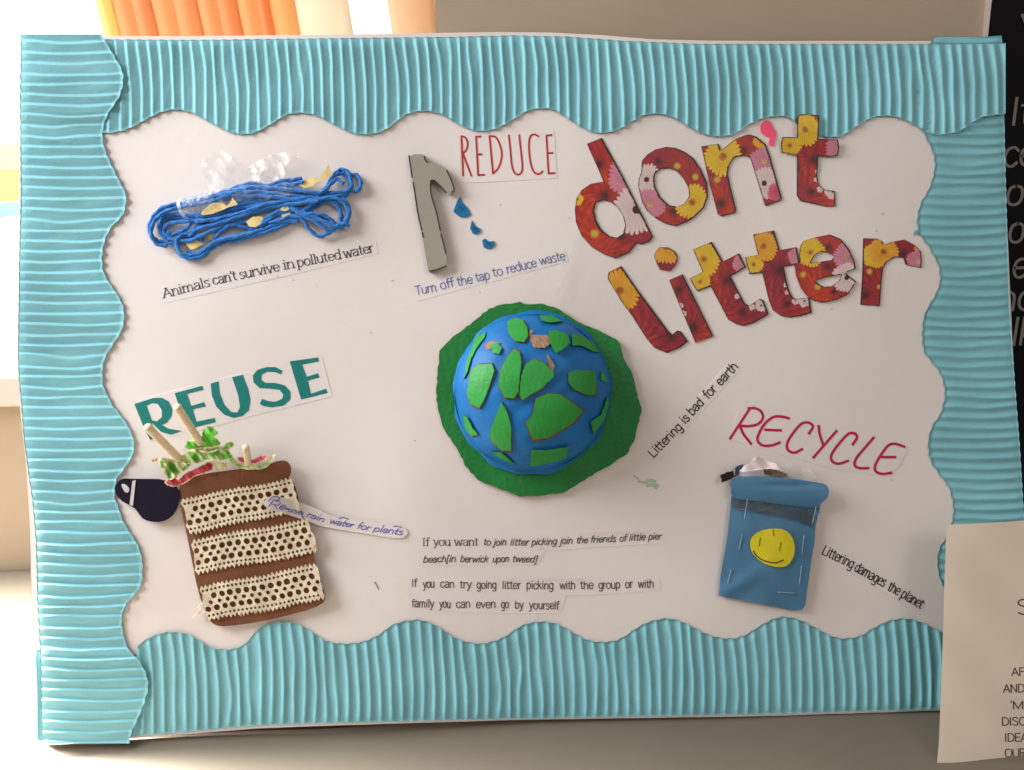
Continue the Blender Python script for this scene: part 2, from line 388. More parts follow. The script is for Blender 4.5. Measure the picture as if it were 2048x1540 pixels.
for pts, rgb, lab in (  # sheets added in place of the coloured shapes seen outside
    ([(-300,285),(60,290),(60,345),(-300,350)], (244,226,208), 'pale peach tissue strip standing in for a shape outside the window, above the yellow one'),
    ([(-300,345),(60,340),(60,392),(30,402),(-300,425)], (248,246,182), 'yellow tissue sheet standing in for a shape outside the window, beside the board'),
    ([(-300,440),(60,402),(60,428),(-300,470)], (205,244,246), 'thin pale cyan tissue strip standing in for a shape outside, just under the yellow sheet'),
    ([(-300,690),(16,668),(17,722),(60,722),(60,740),(-300,745)], (196,240,244), 'cyan tissue sheet standing in for a shape outside, low above the window sill'),
    ([(-300,612),(60,606),(60,622),(-300,628)], (210,244,246), 'narrow cyan tissue strip standing in for a shape outside, above the lowest cyan sheet')):
    q = on_wall(pts, GY-0.001-0.0); n = len(pts)
    V = np.vstack([q, q+np.array((0, 0.002, 0))])
    o2 = put('view_sheet', V, [tuple(range(n)), tuple(range(2*n-1, n-1, -1))]+[(i, (i+1) % n, n+(i+1) % n, n+i) for i in range(n)], [tint('tinted', rgb)], board=False)
    tagp(o2, lab, 'paper', 'coloured tissue stand-ins for shapes outside')
# vertical blind of fabric slats
bl = thing('vertical_blind', on_wall([(520, 60)], WALL_Y+0.045)[0], 'orange vertical blind hanging in the window behind the board', 'blind', board=False)
xs_t = [190, 222, 262, 300, 345, 392, 432, 472, 512, 536, 588]
cols = [(255,240,180), (254,210,164), (253,198,152), (254,208,162), (252,200,154), (254,206,160), (252,194,146), (254,208,160), (252,190,140), (254,212,160)]
def slat(x0, x1, rgb, i):
    m = mat('blind_fabric', rgb, 0.8, 0.03, 40, 0.1, 400, trans=0.72)
    sl = lambda x: 0.25-(x-200)*0.00018
    yy = WALL_Y+0.045+(0.0012 if i % 2 else 0)
    q = on_wall([(x0-sl(x0)*60, -60), (x1-sl(x1)*60, -60), (x1+sl(x1)*100, 100), (x0+sl(x0)*100, 100)], yy)
    # extend upwards along the slat
    up = (q[0]-q[3]); up /= up[2]; q[0] += up*1.2; q[1] += (q[1]-q[2])/(q[1]-q[2])[2]*1.2
    K = 6; V = []
    for k in range(K+1):
        t = k/K; c = 0.004*math.sin(math.pi*t)
        V += [q[3]*(1-t)+q[2]*t-np.array((0, c, 0)), q[0]*(1-t)+q[1]*t-np.array((0, c, 0))]
    N = len(V); V += [v+np.array((0, 0.0006, 0)) for v in V]
    Fc = []
    for k in range(K):
        a = 2*k; Fc += [(a, a+2, a+3, a+1), (N+a, N+a+1, N+a+3, N+a+2)]
    Fc += [(0,1,N+1,N), (N-2, 2*N-2, 2*N-1, N-1)]
    put('slat', V, Fc, [m], bl, board=False, smooth=True)
for i in range(len(xs_t)-1): slat(xs_t[i], xs_t[i+1]+1, cols[i], i)
slat(589, 696, (255, 243, 222), 1); slat(774, 868, (254, 228, 199), 0)

# black roll-up banner at the right
BY = WALL_Y+0.13
ban = thing('banner', on_wall([(2048, 700)], BY)[0], 'black pull-up banner with grey italic lettering at the right edge', 'banner', board=False)
M_BAN = mat('black_banner_vinyl', (10, 10, 16), 0.55, 0.1, 30, 0, spec=0.2)
xl = on_wall([(1890, 400)], BY)[0][0]
boxw('fabric', (xl, BY, TABLE_Z-0.6), (xl+1.0, BY+0.004, 3.0), M_BAN, ban)
I = Ink(); pw = lambda a, h: on_wall(a, BY-0.001-h)
for t, x0, y0, x1, y1, xh in (('It', 2019, 250, 2062, 247, 38), ('ce', 2003, 333, 2070, 330, 37), ('of', 2009, 410, 2068, 407, 37), ('or', 2014, 485, 2070, 482, 37),
                              ('ev', 2022, 555, 2085, 552, 36), ('no', 1994, 622, 2070, 618, 36), ('lk', 2020, 690, 2068, 688, 36), ('v', 2040, 52, 2066, 50, 22)):
    I.word(t, x0, y0, x1, y1, xh, 6.0, 0.1, slant=0.2)
I.build('lettering', ink('banner_print', (150, 148, 142)), ban, 0.0, pfun=pw)

# ================================================================== THE BOARD
board = thing('display_board', P([[1040, 1440]], -0.006)[0], 'large white display board with scalloped teal corrugated border leaning on the wall', 'display board')
OUT = [(44,76),(205,72),(400,72),(600,70),(800,67),(1000,64),(1100,65),(1200,70),(1300,78),(1400,81),(1600,82),(1865,82),(2004,87),(2009,250),(2011,380),(2029,770),(2041,930),(2052,1160),(2061,1412),
       (1875,1421),(1530,1432),(1024,1440),(640,1452),(512,1457),(260,1477),(110,1484),(84,1485),(80,1380),(70,1280),(62,1150),(60,1050),(52,930),(43,850),(35,760),(37,560),(40,300)]
slab('backing_card', [rough_edge(OUT, 0.3, 40)], -0.006, 0.006, [M_PAPER, M_FOAM], board, grid=16, smooth=False)

slab('light_blocker', [[(262,1200),(2040,1180),(2058,1456),(1875,1465),(1530,1477),(1024,1486),(700,1496),(520,1506),(262,1524)]], -0.018, 0.008, [mat('blocker_dark', (70, 54, 44), 0.85)], board)  # added panel: blocks light under the board and darkens the gap like shade
def interp(pts, n):
    pts = np.asarray(pts, float); return np.interp(n, pts[:,0], pts[:,1])
def strip(outer, inner, axis, a0, a1, pitch, seed, name='border_strip', h0=0.0006, amp=0.0023, label=None, lift=0.0, bright=None, lean=0.0, endf=None, sharp=(1.6, 1.6), saw=(0.4, 0.4)):
    """corrugated card: 'axis' 0 = runs along x (ridges upright), 1 = runs along y (ridges level)"""
    rr = np.random.RandomState(seed)
    n = int((a1-a0)/pitch*13); s = np.linspace(a0, a1, n); K = 26; t = np.concatenate([[0, .012], np.linspace(.03, 1, K-2)])
    inn = spline(inner, 6); o_ = np.asarray(outer, float)
    key = 0 if axis == 0 else 1
    O = np.interp(s, o_[:,key], o_[:,1-key]); In = np.interp(s, inn[:,key], inn[:,1-key])
    ph = s/pitch*2*math.pi
    ridge_id = np.floor(s/pitch).astype(int); ridge_id -= ridge_id.min()
    jit = rr.uniform(-1, 1, (ridge_id.max()+3, 4))
    js = [np.interp(s/pitch-np.floor(s[0]/pitch), np.arange(len(jit)), jit[:,k]) for k in range(4)]
    px = []; H = []
    bl_ = [(rr.uniform(a0, a1), rr.uniform(0.2, 0.8), rr.uniform(0.6, 1.5)) for _ in range(max(5, int((a1-a0)/150)))]
    for k, tt in enumerate(t):
        wob = 2.2*js[0]*math.sin(2.2*tt+seed)+1.6*js[1]*math.sin(5*tt+1)+1.0*js[2]*np.sin(9*tt+js[3]*3)
        leanv = lean*(tt-0.5)+3.5*math.sin(math.pi*tt)
        bul = np.zeros(n)
        for bx, bt, bs in bl_:
            d = (s-bx)/pitch; bul += bs*np.sin(d*1.4)*np.exp(-(d/1.6)**2)*math.exp(-((tt-bt)/0.22)**2)
        phase = (s-wob-leanv)/pitch*2*math.pi + bul*1.15
        fr_ = (s-a0)/(a1-a0); g = (0.5+0.5*np.cos(phase))**(sharp[0]+(sharp[1]-sharp[0])*fr_)
        uu = (phase/(2*math.pi)+0.2) % 1.0; up_ = np.clip(uu/0.24, 0, 1); dn = np.clip((uu-0.24)/0.76, 0, 1)
        gs = np.where(uu < 0.24, up_*up_*(3-2*up_), 1-(0.75*dn+0.25*dn*dn)-0.06*np.sin(math.pi*dn)); sm_ = saw[0]+(saw[1]-saw[0])*fr_
        g = g*(1-sm_)+gs*sm_; g = g*(1-0.28*np.clip(np.abs(bul), 0, 1))+0.05*nz(s, np.full(n, tt*180), 7, seed)
        env = min(1, 0.25+tt/0.09)*(0.92+0.08*math.sin(7*tt))
        if tt > 0.93: env *= 1-0.35*(tt-0.93)/0.07
        hh = h0+lift+amp*(1+0.16*js[2])*g*env
        if endf is not None: hh = hh+endf(s, tt)
        coord = O*(1-tt)+In*tt
        edge = 0.9*np.sin(phase)*(1 if tt in (0, 1) else 0)
        coord = coord+edge*(1 if k == len(t)-1 else -0.6)
        px.append(np.stack([s, coord], 1) if axis == 0 else np.stack([coord, s], 1)); H.append(hh)
    px = np.vstack(px); H = np.concatenate(H); V = P_h(px, H)
    KK = len(t); q = np.arange(n-1)
    Fc = [(k*n+i, k*n+i+1, (k+1)*n+i+1, (k+1)*n+i) for k in range(KK-1) for i in q]
    if axis == 0: Fc = [f[::-1] for f in Fc]
    nb = len(V)
    # paper thickness at the cut edges: skirt of 0.5 mm on all four sides
    def skirt(idx, flip, V, Fc):
        base = len(V); low = P_h(px[idx], H[idx]-0.0006); V = np.vstack([V, low])
        for j in range(len(idx)-1):
            f = (idx[j], idx[j+1], base+j+1, base+j); Fc.append(f[::-1] if flip else f)
        return V, Fc
    for idx, fl in ((np.arange(n), axis == 0), (np.arange(n)+(KK-1)*n, axis == 1), (np.arange(KK)*n, axis == 1), (np.arange(KK)*n+n-1, axis == 0)):
        V, Fc = skirt(idx, fl, V, Fc)
    ob = put(name, V, Fc, [M_TEAL], board, smooth=True)
    if label: ob['label'] = label
    return ob
TOP_O = [(200,79),(400,80),(640,77),(900,74),(1024,71),(1130,73),(1250,82),(1400,88),(1650,88),(1865,88),(2012,86)]
TOP_I = [(205,266),(225,265),(255,258),(290,240),(320,225),(350,219),(385,226),(420,245),(455,262),(480,268),(512,264),(550,243),(575,229),(605,226),(635,232),(665,248),(700,264),(730,269),(765,262),(790,245),(815,228),(850,222),(885,230),(920,250),(955,262),(990,258),
         (1020,243),(1040,230),(1060,220),(1085,217),(1110,221),(1140,240),(1170,258),(1200,266),(1235,260),(1265,243),(1290,230),(1320,228),(1350,237),(1380,255),(1410,269),(1440,273),(1470,267),(1500,248),(1530,236),(1560,232),(1580,237),(1605,255),(1640,271),(1675,274),(1700,262),(1725,245),(1750,234),(1780,232),(1810,240),(1840,256),(1870,269),(1895,268),(1920,262),(1945,245),(1970,233),(2012,228)]
BOT_O = [(100,1482),(258,1473),(512,1451),(640,1446),(1024,1437),(1530,1428),(1878,1418),(2060,1408)]
BOT_I = [(70,1300),(258,1310),(268,1303),(280,1288),(300,1275),(325,1266),(350,1264),(375,1268),(400,1282),(420,1294),(445,1299),(470,1297),(490,1288),(512,1264),(530,1251),(560,1244),(590,1246),(620,1262),(645,1278),(670,1286),(700,1287),(730,1282),(760,1268),(785,1250),(810,1242),(840,1240),(870,1250),(900,1270),(930,1283),(965,1287),(1000,1278),
         (1024,1264),(1040,1253),(1060,1246),(1085,1243),(1115,1248),(1145,1265),(1175,1280),(1210,1284),(1240,1278),(1265,1262),(1290,1247),(1320,1238),(1345,1238),(1375,1248),(1400,1262),(1430,1273),(1465,1277),(1495,1268),(1520,1252),(1550,1237),(1575,1234),(1605,1242),(1635,1258),(1665,1273),(1690,1277),(1720,1272),(1745,1258),(1775,1243),(1805,1237),(1830,1240),(1855,1250),(1885,1265),(1915,1278),(1960,1262),(2060,1262)]
LEF_O = [(42,68),(42,80),(40,200),(42,380),(38,560),(36,700),(38,760),(42,800),(48,880),(56,940),(65,1000),(72,1080),(75,1200),(80,1290),(82,1400),(84,1488)]
LEF_I = [(203,68),(206,76),(232,118),(246,150),(240,190),(217,226),(205,262),(210,300),(230,345),(250,385),(252,402),(245,430),(222,455),(210,480),(204,510),(206,540),(215,560),(232,585),(245,610),(248,635),(243,660),(225,690),(210,715),(205,740),(206,770),(212,785),(225,810),(245,835),(260,860),(268,885),(265,910),(250,935),(235,955),(230,975),(229,995),(235,1010),(245,1040),(260,1065),(275,1090),(284,1120),(284,1150),(281,1170),(268,1190),(254,1205),
         (244,1232),(245,1260),(251,1285),(260,1303),(273,1315),(286,1335),(294,1355),(296,1375),(290,1400),(281,1425),(272,1445),(263,1465),(258,1488)]
RIG_O = [(2003,72),(2008,230),(2012,385),(2014,450),(2018,600),(2025,700),(2030,770),(2040,900),(2046,1000),(2050,1060),(2062,1412)]
RIG_I = [(1870,76),(1862,84),(1830,200),(1838,245),(1845,260),(1858,285),(1868,310),(1870,335),(1865,360),(1855,385),(1845,400),(1838,420),(1835,440),(1838,465),(1848,480),(1862,500),(1875,525),(1880,545),(1880,565),(1873,585),(1862,605),(1850,628),(1846,650),(1845,680),(1850,705),(1865,725),(1880,745),(1888,768),(1890,785),(1888,805),(1880,830),(1866,850),(1858,875),(1857,895),(1862,922),(1880,950),(1898,975),(1906,1005),(1907,1030),(1902,1050),(1892,1075),(1880,1095),(1875,1120),(1878,1150),(1886,1172),(1896,1192),(1908,1225),(1908,1260),(1896,1300),(1896,1412)]
sw = lambda pts: [(b, a) for a, b in pts]           # (coord along y first) helper: strip() sorts by y for axis 1
def strip_y(O_, I_, *a, **k): return strip(O_, I_, 1, *a, **k)
strip_y(RIG_O, RIG_I, 73, 1408, 20.3, 5, label='teal corrugated strip down the right side', amp=0.0016, sharp=(1.1, 1.1), saw=(0.2, 0.2))
strip(BOT_O, BOT_I, 0, 74, 2058, 21.6, 9, label='teal corrugated strip along the bottom', lean=-9, h0=0.0008, sharp=(1.3, 1.0), saw=(0.5, 0.3))
strip(TOP_O, TOP_I, 0, 205, 2011, 21.4, 3, label='teal corrugated strip along the top', lean=10, h0=0.0012, sharp=(2.2, 0.9), saw=(1.0, 0.2),
      endf=lambda s, tt: 0.0013*np.clip((s-1850)/70, 0, 1))
strip_y(LEF_O, LEF_I, 69, 1487, 20.9, 4, label='teal corrugated strip down the left side', h0=0.0014, amp=0.0022, sharp=(2.4, 2.4), saw=(1.0, 0.9),
      endf=lambda s, tt: 0.0022*(np.clip((255-s)/30, 0, 1)+np.clip((s-1290)/20, 0, 1)))
# torn scraps of the border
slab('border_scrap', [[(1866,82),(1930,77),(2003,71),(2005,84),(1935,90),(1868,90)]], 0.0004, 0.0005, [M_TEALB], board)
slab('border_scrap', [[(70,1290),(82,1292),(85,1414),(78,1414),(73,1370)]], -0.001, 0.0008, [M_TEALB], board)
o2 = slab('teal_scrap', [[(1827,470),(1829,462),(1838,459),(1839,464),(1832,469)]], 0.0002, 0.0006, [M_TEALB]); tagp(o2, 'tiny teal paper scrap beside the inner edge of the right border', 'scrap')
# brown card wedge under the board's lower left corner
o2 = slab('card_wedge', [[(104,1485),(150,1482),(200,1484),(185,1490),(118,1497),(108,1492)]], -0.010, 0.003, [mat('brown_card', (96, 74, 62), 0.8)]); tagp(o2, 'brown card wedge poking out under the lower left corner', 'card')

# ---- faint glue smudges and pencil specks on the card
I = Ink()
for k in range(26):
    x, y = RNG.uniform(300, 1820), RNG.uniform(300, 1230); a = RNG.uniform(0, 6.28); L = RNG.uniform(1.2, 3.5)
    I.stroke([(x, y), (x+L*math.cos(a), y+L*math.sin(a))], RNG.uniform(0.9, 1.6), smooth=False)
sp = I.build('specks', ink('grey_specks', (150, 135, 125)), board, 0.0003); sp['kind'] = 'stuff'
I = Ink(); I.stroke([(749, 1164), (753, 1170), (757, 1178)], 1.5)
tagp(I.build('pen_mark', ink('black_pen', (45, 38, 38)), None, 0.0004), 'short black pen stroke left of the lower caption', 'pen mark')
I = Ink(); c3c = crop(1260, 700, 5.133)
I.stroke(c3c([(40,1290),(75,1320),(100,1350),(140,1362)]), 2.2); I.stroke(c3c([(80,1355),(150,1360),(200,1385),(240,1395),(270,1425)]), 2.4); I.stroke(c3c([(170,1345),(220,1340),(260,1350)]), 5.0); I.stroke(c3c([(180,1390),(240,1385),(280,1395)]), 7.0)
tagp(I.build('green_smear', ink('green_paint_smear', (172, 200, 160)), None, 0.0004), 'faint green paint smear on the card right of the globe', 'paint smear')

# ================================================================== CAPTIONS
K_BLACK = ink('black_print', (46, 38, 36)); K_GREY = ink('grey_print', (88, 78, 76)); K_BLUE = ink('slate_blue_print', (70, 102, 168)); K_SCRIPT = ink('blue_script_print', (48, 84, 180))
def caption(paper, label, h=0.00012, warp=None, m=M_STRIP):
    t = thing('caption', anchor_of(paper), label, 'caption')
    slab('paper', [paper], h, 0.00006, [m], t, grid=10, warp=warp)
    return t
def words(lst, xh, wd, **k):
    I = Ink()
    for t, x0, y0, x1, y1 in lst: I.word(t, x0, y0, x1, y1, k.get('xh', xh), wd, **{a: b for a, b in k.items() if a != 'xh'})
    return I
t = caption([(322,578),(540,530),(752,484),(757,507),(600,546),(470,575),(329,606)], 'white strip reading Animals can\'t survive in polluted water, below the blue yarn')
words([('Animals',327,596,421,571.5),("can't",426,569.5,474.5,559),('survive',479.5,558,560,541),('in',567,539,590,535),('polluted',595,534,683,517),('water',688,516,748,503.5)], 12.8, 2.1, contrast=0.5, pen=90, serif=0.2).build('lettering', K_BLACK, t, 0.0004)
t = caption([(826,573),(980,535),(1128,498),(1137,522),(1000,560),(834,603)], 'white strip reading Turn off the tap to reduce waste, in slate blue')
words([('Turn',832,590,874,582),('off',881,579,909,573),('the',915,572,946,566),('tap',952,563.5,981,557),('to',986,553.5,1007,549),('reduce',1014,547,1074,533),('waste',1080,530,1131,519)], 12.4, 1.8, contrast=0.35, pen=60).build('lettering', K_BLUE, t, 0.0004)
t = caption([(1293,905),(1461,722),(1482,738),(1378,852),(1311,925)], 'slanting strip reading Littering is bad for earth, right of the globe', m=M_PAPER)
words([('Littering',1307,916,1366,855.5),('is',1370,849,1381,837),('bad',1384.5,832,1409,806.5),('for',1416,799,1435,779),('earth',1441,772.5,1477.5,734)], 12.5, 2.3).build('lettering', K_BLACK, t, 0.0004)
t = caption([(1640,1088),(1700,1108),(1780,1158),(1850,1205),(1842,1224),(1760,1182),(1700,1146),(1634,1111)], 'slanting strip reading Littering damages the planet, right of the blue bin', m=M_PAPER)
words([('Littering',1642.5,1107,1704,1137.5),('damages',1707,1140.5,1767,1174),('the',1773.5,1179.5,1796,1191),('planet',1800,1193.5,1841,1217.5)], 14.0, 2.2, contrast=0.15, asc=0.75).build('lettering', K_BLACK, t, 0.0004)
w5 = lambda x, y: 0.013*np.exp(-((x-525)/60)**2)+0.0035*np.clip((690-x)/120, 0, 1)
t = caption([(533,998),(545,991),(580,998),(620,1012),(660,1030),(720,1041),(780,1050),(810,1056),(816,1065),(808,1075),(790,1077),(720,1066),(640,1052),(590,1034),(545,1019),(530,1013),(527,1005)], 'curved white strip reading Re-use rain water for plants, from the pot', 0.0012, w5)
I = Ink()
for tx, a, b, c, d, xh in (('R',534,1012,556,1018,9.5),('e-use',556,1017,604,1030,6.5),('rain',612,1032,646,1045,7.5),('water',657,1046,705,1056,7.5),('for',712,1057,739,1061,7.5),('plants',745,1062,804,1070,7.5)):
    I.word(tx, a, b, c, d, xh, 1.7, 0.3, 45, slant=0.45, asc=1.7, jit=0.05)
I.stroke([(537,1002),(548,993),(560,996),(553,1003)], 1.8); I.stroke([(561,1013),(568,1010),(575,1018),(584,1020)], 1.3); I.stroke([(678,1037),(687,1035),(697,1039)], 1.6); I.stroke([(787,1053),(795,1052),(803,1055)], 1.5)
I.build('lettering', K_SCRIPT, t, 0.0, pfun=lambda a, h: P_h(a, 0.0015+h+w5(a[:,0], a[:,1])))
t = caption([(838,1078),(960,1071),(1150,1066),(1325,1062),(1331,1086),(1200,1094),(1090,1102),(1083,1118),(1072,1131),(840,1132)], 'two line caption beginning If you want to join litter picking, below the globe')
words([('If',845,1091.5,859,1091.5),('you',866.5,1091,901,1091),('want',908.5,1091,957,1090.5)], 10.8, 1.9, contrast=0.5, serif=0.2).build('lettering', K_GREY, t, 0.0004)
words([('to',966,1090.5,981,1090),('join',986,1090.5,1012,1090),('litter',1019,1090.5,1057,1090),('picking',1062,1090,1113,1088.5),('join',1119,1088,1144.5,1086.5),('the',1151.5,1086.5,1175,1085.5),('friends',1180,1085,1231,1083),('of',1238,1083,1253,1081.5),('little',1257,1081.5,1290,1080),('pier',1296,1079.5,1322,1078),
       ('beach[in',845.5,1124.5,911,1123.5),('berwick',919.5,1124,975.5,1124),('upon',984,1124,1017,1123.5),('tweed]',1023.5,1124,1073,1125)], 8.8, 2.0, contrast=0.35, pen=40, slant=0.28, asc=0.95, jit=0.06).build('lettering', K_GREY, t, 0.0004)
t = caption([(817,1155),(1000,1158),(1190,1158),(1318,1156),(1322,1181),(1240,1187),(1132,1192),(1125,1218),(1115,1227),(960,1225),(816,1221)], 'two line caption beginning If you can try going litter picking, lowest on the board')
words([('If',823,1173.5,834,1173.5),('you',846,1175.5,869,1175),('can',880,1175,909,1175),('try',919,1175.5,943,1176),('going',953,1177,993,1177),('litter',1004,1177.5,1042,1177.5),('picking',1052.5,1177.5,1107,1178),('with',1119,1178,1151,1178),('the',1160,1178,1187,1177.5),('group',1196.5,1177,1240.5,1176.5),('or',1250.5,1176.5,1266,1175.5),('with',1276,1175,1308,1174.5),
       ('family',823,1213.5,868,1215),('you',878.5,1215,901,1215.5),('can',911.5,1215,941,1215),('even',951.5,1215.5,991.5,1216),('go',1002,1216,1018,1216),('by',1029.5,1217,1047,1217),('yourself',1058,1217.5,1118,1218.5)], 11.2, 1.85, asc=0.75, jit=0.05).build('lettering', K_GREY, t, 0.0004)

# headings
def heading(paper, label, h=0.00012): 
    t = thing('heading', anchor_of(paper), label, 'heading'); slab('paper', [paper], h, 0.00008, [M_STRIP], t, grid=16); return t
c2 = crop(800, 250, 4.278)
t = heading(c2([(500,62),(900,50),(1318,42),(1346,455),(960,478),(520,497)]), 'white slip with REDUCE in tall thin red capitals')
I = Ink()
for sm, q in ((0,[(525,95),(540,435)]),(1,[(525,95),(560,108),(579,160),(566,212),(538,245)]),(0,[(538,245),(610,435)]),(0,[(650,100),(668,430)]),(0,[(650,100),(690,98)]),(0,[(658,252),(700,250)]),(0,[(668,430),(722,425)]),
              (0,[(765,95),(795,415)]),(1,[(765,95),(820,105),(858,180),(870,270),(842,365),(795,415)]),(1,[(930,88),(943,200),(955,330),(975,400),(1008,424),(1040,402),(1046,340),(1032,200),(1020,85)]),
              (1,[(1185,98),(1152,80),(1117,95),(1103,160),(1110,280),(1130,370),(1160,413),(1195,417),(1220,395)]),(0,[(1253,90),(1270,415)]),(0,[(1253,90),(1298,85)]),(0,[(1262,242),(1305,238)]),(0,[(1270,415),(1325,410)])):
    I.stroke(c2(q), 3.7, smooth=bool(sm))
def split_letters(I, counts, m, t):
    k = 0
    for c in counts:
        J = Ink(); J.st = I.st[k:k+c]; J.build('letter', m, t, 0.0004); k += c
split_letters(I, (3, 4, 2, 1, 1, 4), ink('red_print', (190, 42, 40)), t)
c8 = crop(210, 700, 4.4)
t = heading(c8([(245,455),(850,285),(1400,155),(1905,45),(1998,408),(1300,580),(860,702),(415,805),(330,700)]), 'white slip with REUSE in heavy teal capitals')
M_TI = ink('teal_print', (6, 122, 116))
for polys in ([[(258,475),(340,450),(420,422),(500,420),(560,452),(592,515),(587,580),(545,640),(500,660),(560,692),(680,712),(580,745),(495,722),(445,675),(412,640),(440,775),(398,792),(340,680)], [(366,490),(420,466),(465,475),(500,530),(500,590),(455,628),(412,618)]],
              [[(612,380),(855,315),(868,350),(722,386),(760,492),(872,458),(888,495),(772,525),(805,630),(962,598),(975,635),(722,698)]],
              [[(930,295),(1000,275),(1010,380),(1050,480),(1110,545),(1165,550),(1187,500),(1172,400),(1118,240),(1212,218),(1260,340),(1280,440),(1265,530),(1210,580),(1130,598),(1050,570),(980,500),(940,400)]],
              [[(1565,185),(1548,215),(1500,195),(1430,190),(1380,215),(1375,260),(1410,288),(1500,290),(1580,310),(1632,365),(1632,435),(1575,487),(1470,505),(1400,495),(1362,475),(1382,430),(1440,450),(1500,455),(1558,430),(1568,390),(1535,350),(1450,340),(1360,335),(1308,285),(1300,225),(1340,175),(1420,150),(1500,150)]],
              [[(1625,100),(1875,65),(1882,100),(1735,128),(1775,235),(1875,205),(1888,240),(1785,270),(1812,385),(1945,340),(1958,378),(1725,435)]]):
    slab('letter', [c8(q) for q in polys], 0.0003, 0.0001, [M_TI], t)
c6 = crop(1400, 790, 3.423)
t = heading(c6([(278,60),(450,80),(620,115),(900,195),(1190,285),(1330,318),(1405,342),(1420,390),(1370,480),(1290,560),(900,505),(600,425),(190,302)]), 'white slip with RECYCLE in slanting crimson capitals')
I = Ink()
for sm, q in ((0,[(205,300),(340,95)]),(1,[(330,92),(375,90),(418,113),(430,158),(398,198),(335,213),(275,210)]),(1,[(275,215),(298,268),(350,335)]),(1,[(610,160),(555,147),(500,152),(445,195),(405,260),(394,312),(430,345),(490,345),(548,325)]),(0,[(445,238),(555,242)]),
              (1,[(745,265),(773,215),(740,188),(690,200),(632,268),(597,330),(602,375),(645,395),(700,370)]),(1,[(812,210),(820,270),(843,342)]),(0,[(935,245),(775,430)]),(1,[(1045,340),(1075,290),(1055,262),(1010,270),(942,345),(900,410),(905,453),(950,470),(1015,450)]),
              (1,[(1190,290),(1130,360),(1072,430),(1058,478),(1090,500),(1155,500)]),(1,[(1400,355),(1340,335),(1290,345),(1238,412),(1200,480),(1203,522),(1250,540),(1310,532)]),(0,[(1238,425),(1338,425)])):
    I.stroke(c6(q), 5.3, smooth=bool(sm))
split_letters(I, (3, 2, 1, 2, 1, 1, 2), ink('crimson_print', (196, 22, 70)), t)

# ================================================================== FLOWER PRINT LETTERS
RED, CRIM, ORG = lin((160, 30, 28)), lin((126, 22, 46)), lin((182, 50, 22))
FL = {'y': (lin((226,182,36)), lin((205,120,30))), 'o': (lin((226,158,34)), lin((190,100,25))), 'p': (lin((206,126,146)), lin((205,180,90))), 'w': (lin((222,196,190)), lin((60,12,10))), 'm': (lin((205,80,110)), lin((60,20,20)))}
def printcol(polys, flowers, darks, spots, seed, shift, ew=3.0):
    def f(px):
        x, y = px[:,0], px[:,1]; n1 = nz(x, y, 38, seed); n2 = nz(x, y, 9, seed*2); n3 = nz(x, y, 90, seed+4)
        k = np.clip(0.5+0.9*n3+0.4*n1, 0, 1)[:,None]; c = ORG*(1-k)+CRIM*k; k2 = np.clip(0.4*n1+0.3, 0, 1)[:,None]; c = c*(1-k2)+RED*k2
        c = c*(1+0.14*n2[:,None]+0.08*RNG.uniform(-1, 1, (len(x), 1)))
        for dx, dy, r in list(darks)+[(px[:,0].min()+0.3*np.ptp(px[:,0]), px[:,1].max()-20, 22)]:
            d = np.hypot(x-dx, y-dy); th = np.arctan2(y-dy, x-dx); m_ = np.clip(1.6-d/(r*4.2), 0, 1)*np.clip(d/r-0.5, 0, 1)
            c = c*(1+(0.20*np.sin(th*19+0.15*d)*m_+0.10*np.sin(th*37)*m_)[:,None])
        for dx, dy, r in darks:
            d = np.hypot(x-dx, y-dy); a = (0.92*np.exp(-(d/r)**2))[:,None]; c = c*(1-a)+lin((40, 14, 14))*a
        for dx, dy, r in spots:
            d = np.hypot(x-dx, y-dy); a = np.clip(1.5-d/r, 0, 1)[:,None]; c = c*(1-a)+lin((205,180,50))*a; a = (0.6*np.exp(-(d/(r*0.45))**2))[:,None]; c = c*(1-a)+lin((150,120,40))*a
        for fx, fy, R, ty in flowers:
            d = np.hypot(x-fx, y-fy); th = np.arctan2(y-fy, x-fx); N = int(20+R/5)
            pet = np.abs(np.sin(th*N/2+fx)); nr = R*(0.80+0.2*pet**0.6+0.05*np.sin(th*5+fy))
            a = (d < nr); pc, cc = FL[ty]
            sh = (0.74+0.26*pet**0.5)*(0.86+0.14*np.clip(d/R, 0, 1))*(1+0.10*np.sin(th*N*1.5+d*0.2))
            c = np.where(a[:,None], pc*sh[:,None]+0.02*n2[:,None], c)
            rc = R*(0.17 if ty in 'wp' else 0.2); a2 = d < rc; cm = cc*(0.8+0.3*n2[:,None])
            c = np.where(a2[:,None] & (ty != 'm'), cm, c)
            if ty in 'yop': a3 = (d < rc*0.4)[:,None]; c = np.where(a3, cc*0.45, c)
        pol = polys; edge = np.zeros(len(x), bool)
        for ox, oy in shift: edge |= ~inside_all(pol, px+np.array((ox, oy)))
        c = np.where(edge[:,None], lin((30, 18, 16)), c)
        return np.clip(c, 0, 1)
    return f
M_PRINT = mat('flower_print_paper', (255,255,255), 0.42, 0.02, 200, 0.05, 300, 0.4, attr='Print')
M_LEDGE = mat('letter_card_edge', (190, 150, 140), 0.7)
